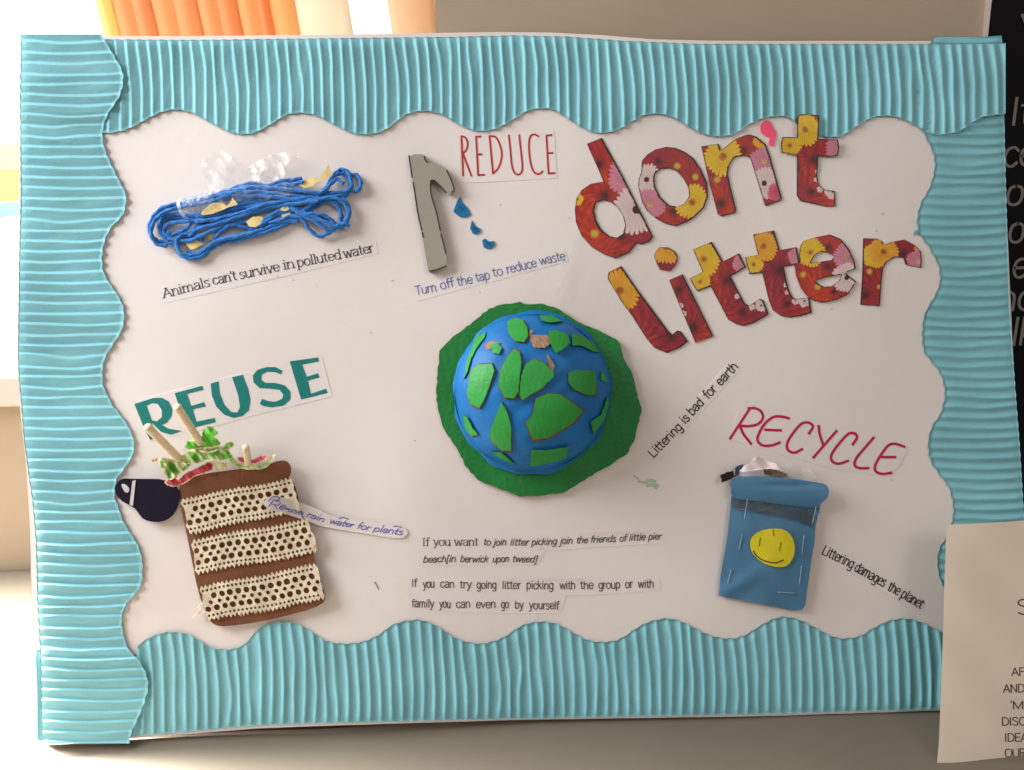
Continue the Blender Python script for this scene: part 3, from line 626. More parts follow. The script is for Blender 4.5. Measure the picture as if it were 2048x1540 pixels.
def letter(name, polys, flowers, darks, spots, seed, shift, label, cr, th=0.0006, curl=None):
    s = cr[2]; C = crop(*cr); polys = [np.array(C(p)) for p in polys]
    cf = lambda L, m: [(cr[0]+q[0]/s, cr[1]+q[1]/s, q[2]/s)+tuple(q[3:]) for q in L]
    pf = printcol(polys, cf(flowers, 1), cf(darks, 1), cf(spots, 1), seed, shift)
    o2 = slab(name, polys, 0.0004, th, [M_PRINT, M_LEDGE], None, grid=1.7, colf=pf, anchor=anchor_of(polys[0]), warp=curl)
    tagp(o2, label, 'cut-out letter', 'flower print letters spelling don\'t litter'); return o2
A3 = (1130, 220, 4.813); A4 = (1480, 220, 4.813); A5 = (1180, 440, 5.5); A6 = (1500, 420, 5.5)
SH = [(3.6,-1.2),(-1.6,0),(0,1.2),(2.4,2.0)]
letter('letter_d', [[(210,325),(355,268),(560,640),(850,1220),(820,1265),(745,1292),(690,1285),(620,1375),(490,1428),(380,1390),(260,1320),(160,1210),(105,1080),(95,960),(110,850),(160,770),(250,710),(370,690),(330,590)],
                    [(300,890),(380,868),(450,890),(510,940),(560,1020),(580,1110),(560,1190),(500,1228),(430,1215),(350,1150),(300,1060),(282,970)]],
       [(610,640,200,'p'),(690,960,240,'w'),(120,860,60,'y')], [(330,520,55),(385,820,60),(545,1215,50)], [(285,1190,32)], 1, SH, 'large flower print letter d with a white daisy on its stem', A3)
letter('letter_o', [[(740,490),(790,430),(870,380),(970,355),(1060,362),(1150,400),(1240,465),(1310,570),(1370,700),(1378,830),(1340,940),(1250,1030),(1180,1075),(1070,1118),(960,1090),(870,1040),(790,970),(740,880),(705,740),(710,660),(735,600),(738,520)],
                    [(870,610),(930,565),(1010,560),(1080,590),(1140,660),(1190,750),(1195,830),(1150,900),(1080,930),(1000,915),(920,840),(870,740),(862,660)]],
       [(785,670,155,'w'),(815,905,155,'p'),(1225,885,175,'y')], [(900,495,35),(1040,970,45)], [(1080,540,26),(1255,645,26)], 2, SH, 'round flower print letter o between the d and the n', A3)
n3 = [(1312,350),(1400,335),(1480,325),(1505,390),(1560,340),(1640,280),(1740,240)]; n4 = [(90,235),(160,255),(250,330),(290,440),(405,850),(395,870),(250,925),(235,900),(100,460),(60,440)]; n3b = [(1720,440),(1660,448),(1620,470),(1580,540),(1570,620),(1600,760),(1650,960),(1640,990),(1505,1025),(1470,1000),(1390,700)]
dx = (1480-1130)*4.813
letter('letter_n', [n3+[(x+dx, y) for x, y in n4]+n3b], [(1520,450,190,'y'),(200+dx,300,75,'o'),(235+dx,495,145,'p'),(235+dx,705,155,'w'),(355+dx,790,95,'m')], [(1720,390,45),(1500,900,60)], [(1465,670,26)], 3, SH, 'flower print letter n with pink and white daisies down its right leg', A3)
letter('letter_t', [[(553,60),(600,38),(765,50),(755,280),(945,285),(955,360),(945,440),(850,450),(755,440),(745,640),(760,720),(810,765),(915,780),(920,925),(840,930),(700,900),(580,875),(548,825),(550,435),(400,410),(395,320),(410,260),(548,262)]],
       [(480,340,115,'y'),(625,190,160,'y'),(960,370,140,'p'),(750,590,28,'w'),(735,670,24,'w'),(770,765,30,'w'),(890,780,80,'w')], [(715,480,55),(690,790,42)], [], 4, [(2.6,0),(-2.4,0),(0,1.5),(0,-1.8)], 'upright flower print letter t ending the word don\'t, overlapping the top border', A4, curl=lambda x, y: 0.0042*np.clip((345-y)/80, 0, 1)**1.5)
o2 = slab('apostrophe', [smoothpoly(crop(*A4)([(205,130),(250,98),(300,115),(315,165),(348,215),(340,290),(320,350),(285,345),(275,320),(290,260),(240,250),(200,215),(195,170)]), 1)], 0.0004, 0.0005, [mat('hot_pink_paper', (255, 84, 122), 0.6)]); tagp(o2, 'hot pink paper apostrophe between the n and the t', 'apostrophe')
letter('letter_l', [[(205,575),(345,505),(520,760),(870,1230),(905,1260),(960,1215),(1000,1225),(1080,1335),(1000,1400),(850,1462),(710,1405),(620,1300),(460,1050),(350,900),(195,645)]],
       [(325,780,235,'o')], [(325,810,26),(895,1280,60)], [], 5, SH, 'leaning flower print letter l starting the word litter', A5)
letter('letter_i', [[(872,660),(1020,595),(1355,1270),(1345,1285),(1160,1350),(1050,1090),(990,950)]], [(1000,940,30,'w'),(1035,1030,32,'w')], [(985,765,52),(1130,1180,75)], [], 6, [(3.0,-0.8),(-1,0)], 'short flower print letter i without its dot, after the l', A5)
letter('letter_dot', [[(770,297),(860,300),(930,340),(965,400),(960,460),(935,510),(885,563),(770,545),(740,490),(705,400),(725,340)]], [(835,290,195,'o')], [], [], 7, [(2.0,-1.0),(-0.8,0)], 'small round yellow dot of the letter i', A5)
letter('letter_t', [[(1135,325),(1340,238),(1465,455),(1640,365),(1720,520),(1550,620),(1640,800),(1705,920),(1755,940),(1870,865),(1910,885),(1965,1030),(1950,1050),(1800,1135),(1690,1165),(1600,1140),(1520,1095),(1330,730),(1180,785),(1095,645),(1240,570)]],
       [(1210,680,120,'y'),(1250,430,190,'y'),(1690,480,125,'p'),(1620,840,30,'w'),(1780,960,35,'w'),(1885,940,70,'w')], [(1520,660,66),(1680,1020,45)], [], 8, SH, 'tilted flower print letter t, first t of the word litter', A5)
letter('letter_t', [[(35,268),(265,225),(330,440),(515,408),(552,590),(375,625),(395,740),(430,880),(470,960),(510,980),(655,960),(680,1130),(560,1165),(440,1182),(340,1165),(250,1100),(210,1000),(135,690),(-5,706),(-52,520),(90,495)]],
       [(40,600,110,'y'),(150,400,170,'o'),(525,510,110,'p'),(395,820,30,'w'),(408,905,26,'w'),(500,1000,40,'w'),(600,1000,70,'w')], [(335,660,66),(405,1035,45)], [], 9, SH, 'second t of the word litter, half under the e', A6)
letter('letter_e', [[(552,400),(590,340),(720,300),(880,268),(1000,320),(1090,430),(1150,560),(1165,645),(1048,690),(1065,705),(1170,790),(1080,930),(950,990),(800,1018),(700,995),(620,940),(560,860),(505,720),(493,600),(555,580),(546,500)],
                    [(665,585),(720,490),(790,455),(860,465),(925,510),(900,550),(830,560)], [(720,775),(850,735),(1018,708),(980,780),(900,838),(820,845),(760,820)]],
       [(665,465,165,'y'),(1070,515,160,'p'),(1065,745,165,'w')], [(860,410,48),(855,620,48),(920,900,42)], [(585,710,26),(745,845,28)], 10, [(3.0,-1.2),(-1.0,0),(0,1.6)], 'flower print letter e with a pink daisy, after the two t letters', A6, th=0.0013)
letter('letter_r', [[(1245,310),(1400,315),(1455,345),(1470,385),(1560,350),(1700,325),(1820,390),(1880,460),(1890,545),(1885,635),(1710,600),(1690,525),(1600,515),(1510,570),(1465,640),(1450,760),(1428,1055),(1215,1040),(1235,700)]],
       [(1370,500,140,'y'),(1470,460,165,'o'),(1870,430,65,'o'),(1850,570,135,'p')], [(1680,490,52),(1270,940,50)], [(1315,675,26),(1420,845,20)], 11, [(2.4,0.8),(-2.6,0)], 'flower print letter r nearest the right border', A6)

# ================================================================== TAP AND DROPS
M_TAP = mat('grey_foam', (156, 149, 134), 0.55, 0.03, 50, 0.15, 500); M_TAPE = mat('black_marker_edge', (34, 28, 24), 0.8)
tap = [(72,258),(100,263),(115,250),(190,250),(205,262),(215,300),(240,325),(300,325),(350,345),(395,385),(425,440),(450,500),(467,562),(425,600),(400,585),(360,540),(300,480),(272,468),(255,490),(262,600),(300,720),(330,850),(365,1000),(395,1100),(402,1212),(325,1232),(248,1260),(240,1240),(200,1000),(150,750),(110,480),(90,380)]
tt = thing('tap', anchor_of(c2(tap)), 'grey foam tap shape with black marker edges, left of REDUCE', 'tap')
slab('body', [c2(tap)], 0.0004, 0.0052, [M_TAP, M_TAPE], tt, grid=12)
I = Ink()
for q in ([(76,262),(92,370),(103,450)],[(112,490),(130,600),(150,740),(185,900)],[(208,268),(216,300),(236,322)],[(398,388),(426,440),(448,495),(462,560),(440,575)],[(395,580),(355,535),(302,482),(275,473),(262,492),(268,600),(304,720),(334,850),(345,905)],[(350,935),(372,1010),(392,1100)],[(252,1252),(322,1234),(392,1208)],[(190,920),(200,960)]):
    I.stroke(c2(q), 2.6)
I.build('marker_line', K_BLACK, tt, 0.0057)
M_DROP = mat('blue_marker_paper', (18, 122, 172), 0.5, 0.22, 220, 0.1, stretch=(1, 3, 1))
for q, lab in (([(515,615),(535,665),(580,710),(607,768),(560,792),(510,785),(458,742),(470,700),(490,650)], 'largest blue paper water drop, just under the tap spout'), ([(615,815),(645,865),(690,888),(690,915),(650,938),(620,925),(600,880)], 'middle blue paper water drop'),
               ([(703,985),(730,970),(755,997),(805,993),(816,1025),(790,1055),(750,1062),(715,1045)], 'lowest blue paper water drop with a notched top')):
    tagp(slab('water_drop', [c2(q)], 0.0003, 0.0006, [M_DROP, mat('drop_edge', (20, 60, 80))], grid=8), lab, 'water drop', 'paper drops falling from the tap')
    C = np.mean(c2(q), 0)
    I = Ink(); 
    for k in range(3): I.stroke([(C[0]-5+4*k, C[1]-7+3*k), (C[0]-3+4*k, C[1]+1+2*k)], 1.1, smooth=False)
    dr = bpy.context.scene.collection.objects[-1]
    I.build('pen_line', ink('dark_blue_pen', (20, 70, 120)), dr, 0.0011)

# ================================================================== GLOBE
c7 = crop(850, 590, 3.667)
BASE = [(105,410),(200,310),(350,200),(470,100),(560,70),(700,50),(760,70),(870,65),(970,100),(1100,185),(1250,250),(1400,320),(1430,360),(1450,450),(1510,550),(1550,700),(1588,850),(1540,1050),(1480,1170),(1300,1280),(1150,1370),(1020,1450),(850,1470),(700,1478),(550,1420),(390,1360),(300,1260),(230,1120),(140,990),(95,850),(80,720),(95,560)]
M_GREEN = mat('green_poster_paint', (24, 124, 52), 0.5, 0.10, 24, 0.35, 70, 0.4); M_BRN = mat('raw_cardboard', (126, 84, 58), 0.85, 0.1, 200)
M_BLUE = mat('blue_poster_paint', (22, 118, 190), 0.5, 0.16, 26, 0.5, 80, 0.35); M_LAND = mat('bright_green_paint', (50, 158, 66), 0.5, 0.09, 50, 0.4, 90, 0.35)
gl = thing('globe_model', anchor_of(c7(BASE)), 'painted paper globe dome with green land pieces on a green cardboard base', 'globe')
bw = lambda x, y: 0.0005*nz(x, y, 34, 2)+0.0002*np.sin(x*0.31+np.sin(y*0.17)*2)*np.sin(y*0.27+np.sin(x*0.11)*3)
slab('base', [rough_edge(c7(BASE), 1.3, 7)], 0.0008, 0.0035, [M_GREEN, M_BRN], gl, grid=7, warp=bw, smooth=False)
GC = P([c7([(788,716)])[0]], 0.004)[0]; GR = 0.0668; GH = 0.040
def dome_h(x, y, s=0.0):
    r = np.hypot(x, y)/(GR+s); r = np.clip(r, 0, 1); return (GH+s)*np.clip(1-r**2.3, 0, 1)**0.62
ang = np.linspace(0, 2*math.pi, 97)[:-1]; rings = np.sqrt(np.linspace(0, 1, 34)); V = []; 
for r in rings:
    for a in ang:
        wob = 1+0.010*math.sin(3*a+1)+0.006*math.sin(7*a)+0.004*math.sin(13*a)
        x, y = r*GR*wob*math.cos(a), r*GR*wob*math.sin(a); z = float(dome_h(x/wob, y/wob)); z += (0.0007*(math.sin(x*130+y*60)+math.sin(y*170-x*50))+0.0004*(math.sin(x*330+y*210)+math.sin(y*390-x*270)))*(1-r)
        V.append((GC[0]+x, GC[1]+y, GC[2]+z))
Fc = [(i*96+k, (i+1)*96+k, (i+1)*96+(k+1) % 96, i*96+(k+1) % 96) for i in range(len(rings)-1) for k in range(96)]
put('dome', V, Fc, [M_BLUE], gl, smooth=True)
V = []
for a in ang:                                        # painted paper flange round the foot
    r1 = GR*0.985; r2 = GR*(1.022+0.020*math.sin(2*a+5.2)+0.010*math.sin(9*a+1)+0.008*math.sin(17*a))
    for r, z in ((r1, 0.0042), (r2, 0.0017+0.0006*math.sin(7*a)), (r2*1.0, 0.0002)): V.append((GC[0]+r*math.cos(a), GC[1]+r*math.sin(a), GC[2]+z))
Fc = [(3*k+j, 3*k+j+1, 3*((k+1) % 96)+j+1, 3*((k+1) % 96)+j) for k in range(96) for j in range(2)]
put('flange', V, Fc, [M_BLUE], gl, smooth=False)
def on_dome(px, off):
    d = rays(px); off = np.broadcast_to(off, len(px)); lo = np.full(len(px), 0.3); 
    # march from a little above the dome down to the board
    zt = GC[2]+GH+0.012; t0 = (zt-CAMB[2])/d[:,2]; t1 = (GC[2]-0.004-CAMB[2])/d[:,2]
    a = t0.copy(); b = t1.copy(); found = np.zeros(len(px), bool); hit = t1.copy(); prev = t0.copy()
    for k in range(1, 161):
        t = t0+(t1-t0)*k/160; q = CAMB+d*t[:,None]; f = q[:,2]-(GC[2]+dome_h(q[:,0]-GC[0], q[:,1]-GC[1])+off)
        new = (f <= 0) & ~found; a = np.where(new, prev, a); b = np.where(new, t, b); found |= new; prev = t
    for _ in range(22):
        m = (a+b)/2; q = CAMB+d*m[:,None]; f = q[:,2]-(GC[2]+dome_h(q[:,0]-GC[0], q[:,1]-GC[1])+off)
        a = np.where(f > 0, m, a); b = np.where(f > 0, b, m)
    t = np.where(found, (a+b)/2, t1); return CAMB+d*t[:,None]
LANDS = [[(610,200),(660,172),(715,190),(745,240),(750,300),(720,340),(660,330),(615,270)],
 [(340,560),(390,520),(480,515),(500,560),(470,660),(430,760),(400,815),(340,790),(315,720),(325,640)],
 [(600,470),(650,410),(690,430),(700,500),(690,600),(682,700),(650,745),(590,740),(545,660),(555,560)],
 [(712,600),(740,520),(800,480),(860,500),(930,560),(935,600),(850,680),(780,720),(720,760),(700,720)],
 [(820,770),(900,735),(980,740),(1060,790),(1140,850),(1080,930),(970,1000),(890,1040),(800,1050),(755,930),(800,880)],
 [(1060,580),(1100,560),(1240,560),(1250,640),(1240,725),(1180,725),(1100,690),(1060,640)],
 [(520,900),(560,800),(600,870),(625,960),(625,1130),(560,1130),(490,1060),(480,1000)],
 [(280,890),(310,900),(350,980),(385,1020),(340,1030),(300,990)], [(790,1140),(900,1140),(1040,1120),(1030,1190),(920,1230),(780,1250)],
 [(910,270),(960,260),(1040,290),(1060,350),(1000,400),(960,420),(920,350)], [(1080,290),(1150,300),(1230,350),(1280,420),(1230,410),(1150,370),(1090,370)],
 [(840,150),(940,150),(1000,190),(920,200),(860,185)], [(370,320),(440,280),(430,320),(370,400),(340,460),(310,560),(290,600),(310,470)],
 [(480,370),(530,350),(560,390),(540,430),(500,420)], [(1220,930),(1290,880),(1335,760),(1345,800),(1320,900),(1240,1010)], [(1290,560),(1330,600),(1330,640),(1290,620)], [(490,1150),(560,1160),(650,1235),(560,1205)]]
def grow(p, k, dx=0, dy=0):
    p = np.asarray(p, float); c = p.mean(0); return rough_edge((p-c)*k+c+np.array((dx, dy)), 0.5, 5)
for q in LANDS[:8]:
    V, Fc, fm, px = slab_data([grow(c7(q), 1.15, 0.8, 0.8)], 0.0001, 0.0005, 5, None, False, lambda p, h: on_dome(p, h))
    put('cut_edge', V, Fc, [M_BRN], gl)
for q in LANDS:
    pf = lambda p, h: on_dome(p, h)
    V, Fc, fm, px = slab_data([grow(c7(q), 1.08)], 0.0001, 0.0026, 5, lambda x, y: 0.00011*np.sin(x*0.29+np.sin(y*0.23)*2)*np.sin(y*0.33+np.sin(x*0.19)*2), False, pf)
    put('land_piece', V, Fc, [M_LAND, M_BRN], gl, fm=fm)
for q in ([(770,290),(930,295),(940,330),(880,390),(800,385),(770,340)], [(888,430),(920,460),(950,520),(940,590),(910,520)], [(435,365),(480,335),(560,350),(470,400),(455,400)], [(770,250),(800,270),(760,300)]):
    V, Fc, fm, px = slab_data([rough_edge(c7(q), 0.8, 4)], 0.0001, 0.0009, 4, lambda x, y: 0.0003*nz(x, y, 5, 1), False, lambda p, h: on_dome(p, h))
    put('torn_patch', V, Fc, [mat('torn_brown_paper', (172, 138, 112), 0.9, 0.15, 200, 0.4, 300), M_BRN], gl, fm=fm)

# ================================================================== YARN, FISH AND PLASTIC
cy = crop(280, 280, 4.267)
M_YARN = mat('blue_yarn', (42, 138, 228), 0.85, 0.25, 900, 0.9, 1400, 0.2, sheen=0.4)
YS = [
 [(215,875),(130,850),(80,760),(110,660),(200,580),(340,540),(560,500),(700,450),(860,390),(980,370),(1080,390),(1200,350),(1300,345),(1385,322)],
 [(320,865),(240,830),(180,740),(200,660),(330,630),(480,640),(640,600),(800,545),(1000,500),(1250,480),(1500,470),(1580,420),(1640,320),(1700,260),(1760,265),(1800,330),(1790,420),(1650,450),(1400,440),(1200,385)],
 [(250,860),(210,800),(230,730),(330,700),(430,700),(390,760),(300,800),(230,790)],
 [(420,820),(500,760),(640,720),(800,670),(960,620),(1120,580),(1300,520),(1500,510),(1640,490),(1740,540),(1780,620),(1760,700),(1700,750),(1560,690),(1440,640),(1280,600),(1150,650),(1020,740)],
 [(690,470),(900,440),(1100,450),(1300,480),(1480,490)],
 [(540,860),(450,820),(370,840),(320,900),(350,980),(430,1015),(530,990),(620,920),(700,880),(850,850),(1000,810),(1150,760),(1300,690),(1400,640),(1500,560),(1600,520),(1680,560),(1720,640),(1720,700)],
 [(400,950),(480,970),(560,930),(620,880),(760,830),(900,800),(1050,740),(1180,640),(1280,610)],
 [(330,860),(430,860),(560,800),(700,740),(860,700),(1000,690),(1150,700),(1280,650),(1390,680),(1440,760),(1530,820),(1620,790),(1680,730),(1740,720),(1785,740)],
 [(1400,640),(1500,630),(1600,660),(1660,730),(1600,765),(1500,700),(1390,640),(1290,575)],
 [(620,490),(800,430),(950,400),(1150,410),(1330,430),(1540,450),(1620,380),(1680,335),(1740,370)],
 [(1790,300),(1850,305),(1885,370),(1860,430),(1790,440),(1600,450),(1500,470)],
 [(630,850),(720,755),(800,725),(900,750),(1000,760),(1120,720),(1260,690),(1360,690)],
 [(480,650),(640,640),(800,600),(980,560),(1150,530),(1350,500),(1540,480)],
 [(430,700),(600,690),(760,650),(930,600),(1100,545),(1280,520)]]
yt = thing('yarn_bundle', anchor_of(cy([(100,900),(1800,800),(430,1020)])), 'tangled loops of bright blue yarn above the Animals caption', 'yarn')
YS += [[(x+dx_, y+dy_) for x, y in YS[k]] for k, dx_, dy_ in ((0, 14, 34), (1, -10, 30), (3, 6, -26), (5, -8, -28), (4, 20, 34), (12, 0, 40))]
YP = []
for k, q in enumerate(YS):
    p = spline(cy(q), 9); s = np.arange(len(p)); p = p+0.5*np.stack([np.sin(s*0.31+k), np.cos(s*0.27+k*2)], 1)
    h = 0.0022+0.0008*(k % 5)+0.0012*(1+np.sin(s*0.13+k*1.7)); tube('strand', P_h(p, h), 0.00165, M_YARN, yt, 10, bumpy=0.2); YP.append(P_h(p, h))
V = []; Fc = []
for q in YP:
    for i in range(0, len(q)-1):
        for j in range(5):
            t_ = RNG.uniform(); c0 = q[i]*(1-t_)+q[i+1]*t_; d = RNG.normal(size=3); d[2] = abs(d[2]); d /= np.linalg.norm(d); e = np.cross(d, q[i+1]-q[i]); e /= np.linalg.norm(e)+1e-9
            b0 = c0+d*0.0013; tip = c0+d*RNG.uniform(0.0021, 0.0031)+RNG.normal(size=3)*0.0005; k = len(V); V += [b0-e*0.00012, b0+e*0.00012, tip]; Fc.append((k, k+1, k+2))
put('yarn_fuzz', V, Fc, [M_YARN], yt)['kind'] = 'stuff'
M_FISH = mat('cream_card', (236, 210, 142), 0.6, 0.05, 60, 0.1, 300)
for q, lab, h in (([(515,630),(560,580),(620,535),(700,535),(742,562),(790,490),(835,550),(760,572),(700,600),(620,630),(540,642)], 'pale card fish on the left of the yarn with a forked tail', 0.0080),
                  ([(1350,380),(1400,340),(1480,315),(1535,328),(1610,205),(1640,300),(1560,342),(1480,390),(1400,412)], 'card fish at the upper right of the yarn, tail pointing up', 0.0076),
                  ([(905,700),(960,655),(1040,652),(1062,690),(990,745),(930,738)], 'card fish body in the middle of the yarn', 0.0058), ([(560,800),(640,800),(705,765),(645,852),(590,855)], 'card fish half hidden under the lower left yarn', 0.0034),
                  ([(380,870),(480,862),(545,885),(480,922),(430,937)], 'card fish inside the lower left yarn loop', 0.0040), ([(1195,600),(1215,555),(1250,550),(1275,590),(1240,608)], 'tiny cream card tail right of the middle of the yarn', 0.0065), ([(1205,640),(1280,618),(1287,645),(1215,662)], 'thin cream card sliver below the tiny tail', 0.0065)):
    tagp(slab('card_fish', [cy(q)], h, 0.0005, [M_FISH, M_PAPEREDGE], grid=6, warp=lambda x, y: 0.0005*nz(x, y, 14, 3)), lab, 'paper fish', 'card fish caught in the yarn')
M_BAG = film('clear_plastic', (252, 250, 248), 0.17, 0.22, 0.5, 48)
def crumple(name, q, h, lab, seed, amp=0.004, m=None, parent=None):
    ob = slab(name, [rough_edge(q, 0.8, 6)], h, 0.0001, [m or M_BAG], parent, grid=3, smooth=True, warp=lambda x, y: amp*(1+nz(x, y, 13, seed))+0.0014*np.abs(nz(x, y, 6, seed+2)))
    return tagp(ob, lab, 'plastic') if lab else ob
crumple('plastic_scrap', cy([(540,140),(690,85),(780,130),(865,210),(830,260),(740,360),(722,430),(600,440),(560,380),(520,250)]), 0.001, 'crumpled clear plastic scrap above the left half of the yarn', 2)
crumple('plastic_scrap', cy([(925,230),(1000,180),(1120,130),(1250,98),(1360,150),(1270,195),(1225,330),(1100,380),(1000,370),(935,300)]), 0.001, 'crumpled milky plastic scrap above the middle of the yarn', 5, m=film('milky_plastic', (252, 248, 242), 0.34, 0.25, 0.5, 55))
crumple('plastic_film', cy([(640,420),(760,350),(960,310),(1180,330),(1330,380),(1300,470),(1100,520),(900,520),(740,540),(650,500)]), 0.0075, 'thin clear film lying over the middle of the yarn bundle', 7, 0.0012, film('thin_film', (235, 240, 250), 0.07, 0.25, 0.4, 60))
bt = thing('plastic_bottle_neck', anchor_of(cy([(350,640),(640,500)])), 'clear plastic bottle neck with a pale rim lying over the left yarn', 'plastic')
ax0 = np.array((430, 600.)); ax1 = np.array((640, 530.)); 
def neck(name, e0, e1, r, m, r2=None):
    a = P([cy([e0])[0]], 0.006)[0]; b = P([cy([e1])[0]], 0.0065)[0]; tube(name, [a+(b-a)*t for t in np.linspace(0, 1, 6)], r, m, bt, 20, caps=False)
neck('neck', (395,575), (650,505), 0.0075, film('bottle_plastic', (200, 215, 240), 0.33, 0.08, 0.3, 120)); neck('rim', (372,592), (398,584), 0.0088, film('rim_plastic', (245, 240, 240), 0.75, 0.2, 0.2, 60))

# ================================================================== PLANT POT
POT = [(357,985),(360,966),(400,948),(480,938),(540,928),(556,921),(574,921),(583,934),(582,948),(576,957),(588,962),(600,1010),(625,1100),(640,1160),(652,1194),(645,1209),(600,1225),(520,1244),(452,1253),(430,1251),(415,1236),(395,1180),(380,1100),(365,1030)]
M_POT = mat('brown_felt', (122, 74, 46), 0.9, 0.1, 120, 0.5, 900, 0.2, sheen=0.3)
pot = thing('plant_pot', anchor_of(POT), 'brown felt plant pot with three cream lace bands, below REUSE', 'plant pot')
def potw(x, y): return 0.0035*np.clip((960-y)/30, 0, 1)*np.clip((x-330)/200, 0, 1)+0.0012*nz(x, y, 60, 2)+0.002
slab('body', [smoothpoly(POT, 1)], 0.0006, 0.0035, [M_POT], pot, grid=8, warp=potw, smooth=False)
cl = crop(330, 940, 3.938)
M_LACE = mat('cream_cotton_lace', (236, 218, 190), 0.85, 0.14, 500, 0.8, 1100, 0.2)
def lace(quad, seed):
    rr = np.random.RandomState(seed); q = np.array(cl(quad)); TL, TR, BR, BL = q
    L = np.linalg.norm(TR-TL); Hh = np.linalg.norm(BL-TL)
    def m(u, v): # u px along, v px down
        a = u/L; b = v/Hh; w_ = 1.5*math.sin(a*9+seed)
        return TL*(1-a)*(1-b)+TR*a*(1-b)+BR*a*b+BL*(1-a)*b+np.array((0, w_))
    out = []; st_ = 8.5; n = int(L/st_)
    for i in range(n*2+1):
        u = i*L/(2*n); out.append(m(u, (-4.5 if i % 2 else 2.2)+rr.uniform(-1.6, 1.2)))
    for v in np.linspace(4, Hh-4, 7): out.append(m(L+rr.uniform(-3, 3), v))
    for i in range(n*2, -1, -1):
        u = i*L/(2*n); out.append(m(u, Hh+(5.4 if i % 2 else -1.8)+rr.uniform(-1.5, 2.0)))
    for v in np.linspace(Hh-4, 4, 7): out.append(m(rr.uniform(-4, 3), v))
    holes = []
    def hole(u, v, a, b, r=0):
        th = np.linspace(0, 2*math.pi, 9)[:-1]+rr.uniform(0, 1); c_, s_ = math.cos(r), math.sin(r)
        holes.append(np.array([m(u+a*math.cos(t)*c_-b*math.sin(t)*s_, v+a*math.cos(t)*s_+b*math.sin(t)*c_) for t in th]))
    P1 = 16.6; k = int((L-8)/P1)
    for i in range(k+1):
        u = 7+i*P1+rr.uniform(-.7, .7)
        for v, a, off in ((0.31, 6.3, 0), (0.70, 6.2, 0)):
            if u+off < L-6: hole(u+off, v*Hh, a*rr.uniform(.88, 1.05), a*rr.uniform(.88, 1.05), rr.uniform(0, 3))
        if u+8 < L-6: hole(u+8.3, 0.505*Hh, 4.5*rr.uniform(.85, 1.05), 4.0, rr.uniform(0, 3))
    k = int((L-6)/8.5)
    for i in range(k+1):
        u = 5+i*8.5
        if u < L-4: hole(u, 0.105*Hh, 2.7, 3.1*rr.uniform(.8, 1.1), 0.2); hole(u, 0.905*Hh, 2.5, 2.9*rr.uniform(.8, 1.1), -0.2)
    holes = [h_ for h_ in holes if inside(np.array(out), h_).all()]
    slab('lace_band', [np.array(out)]+holes, 0.0071, 0.0008, [M_LACE], pot, grid=0, warp=lambda x, y: potw(x, y)-0.002+0.0007*nz(x, y, 16, seed))
lace([(128,238),(1003,72),(1062,305),(190,488)], 1); lace([(215,562),(1135,395),(1195,640),(245,800)], 2); lace([(272,932),(1192,752),(1258,1008),(335,1175)], 3)
for a, b in (((1160,560),(1190,520)),((1170,600),(1205,590)),((290,1080),(225,1170)),((320,1120),(250,1130)),((700,1110),(715,1165)),((590,1130),(600,1175)),((300,1040),(235,1110)),((870,690),(875,760)),((1180,800),(1215,770)),((930,690),(960,730))):
    a, b = cl([a, b]); q = spline([a, ((a[0]+b[0])/2+1.5, (a[1]+b[1])/2-1), b], 5)
    tube('loose_thread', P_h(q, np.linspace(0.0075, 0.0035, len(q))), 0.0005, M_LACE, pot, 6)
# crumpled paper flowers
cf = crop(280, 780, 6.4)
M_PET = mat('painted_crepe', (255,255,255), 0.6, 0.08, 300, 0.3, 600, 0.3, attr='Print'); M_CREAM = mat('cream_paper_edge', (232, 226, 178), 0.7)
GRN, PGR, PNK, DRD, CRM = lin((96,200,56)), lin((214,222,156)), lin((226,84,110)), lin((176,48,56)), lin((232,222,182))
def petal(q, h, c1, c2_, seed, tilt=(0, 0), amp=0.003, parent=None):
    pts = rough_edge(spline(cf(q), 3, True), 1.0, 4); c0 = pts.mean(0)
    wf = lambda x, y: tilt[0]*(x-c0[0])+tilt[1]*(y-c0[1])+amp*nz(x, y, 11, seed)+0.4*amp*nz(x, y, 5, seed+1)
    def colf(px):
        k = np.clip(0.5+1.5*nz(px[:,0], px[:,1], 9, seed*3), 0, 1)[:,None]; c = c1*k+c2_*(1-k)
        e = np.zeros(len(px), bool)
        for dx_, dy_ in ((1.6,0),(-1.6,0),(0,1.6),(0,-1.6)): e |= ~inside(pts, px+np.array((dx_, dy_)))
        return np.where(e[:,None], CRM, c)
    slab('petal', [pts], h, 0.0004, [M_PET, M_CREAM], parent, grid=2.6, warp=wf, colf=colf)
fl = thing('paper_flower', anchor_of(cf([(330,1200),(1180,900)])), 'crumpled green and pink paper flowers on the left of the pot', 'paper flower')
petal([(480,1140),(620,1040),(760,980),(900,910),(945,990),(880,1050),(700,1110),(580,1190),(430,1240),(335,1205),(330,1160),(480,1080)], 0.009, PNK*0.8, DRD, 3, (0, -0.00012), 0.0016, fl)
petal([(250,885),(340,870),(470,900),(545,880),(650,940),(600,1010),(480,1090),(380,1155),(340,1100),(270,1000)], 0.013, PGR, GRN*0.6, 1, (-0.00018, 0.0001), 0.0034, fl)
petal([(480,870),(600,800),(700,752),(880,742),(1050,722),(1120,760),(1190,840),(1150,885),(1050,905),(960,890),(880,892),(760,930),(640,950),(560,930)], 0.016, PGR, GRN*0.7, 5, (0, 0.0001), 0.0036, fl)
petal([(560,745),(620,650),(700,640),(770,680),(790,560),(850,470),(920,465),(965,500),(1000,552),(955,600),(1010,645),(1035,690),(980,725),(880,738),(780,742),(660,760)], 0.019, GRN, GRN*0.8+PGR*0.2, 7, (0, -0.0001), 0.003, fl)
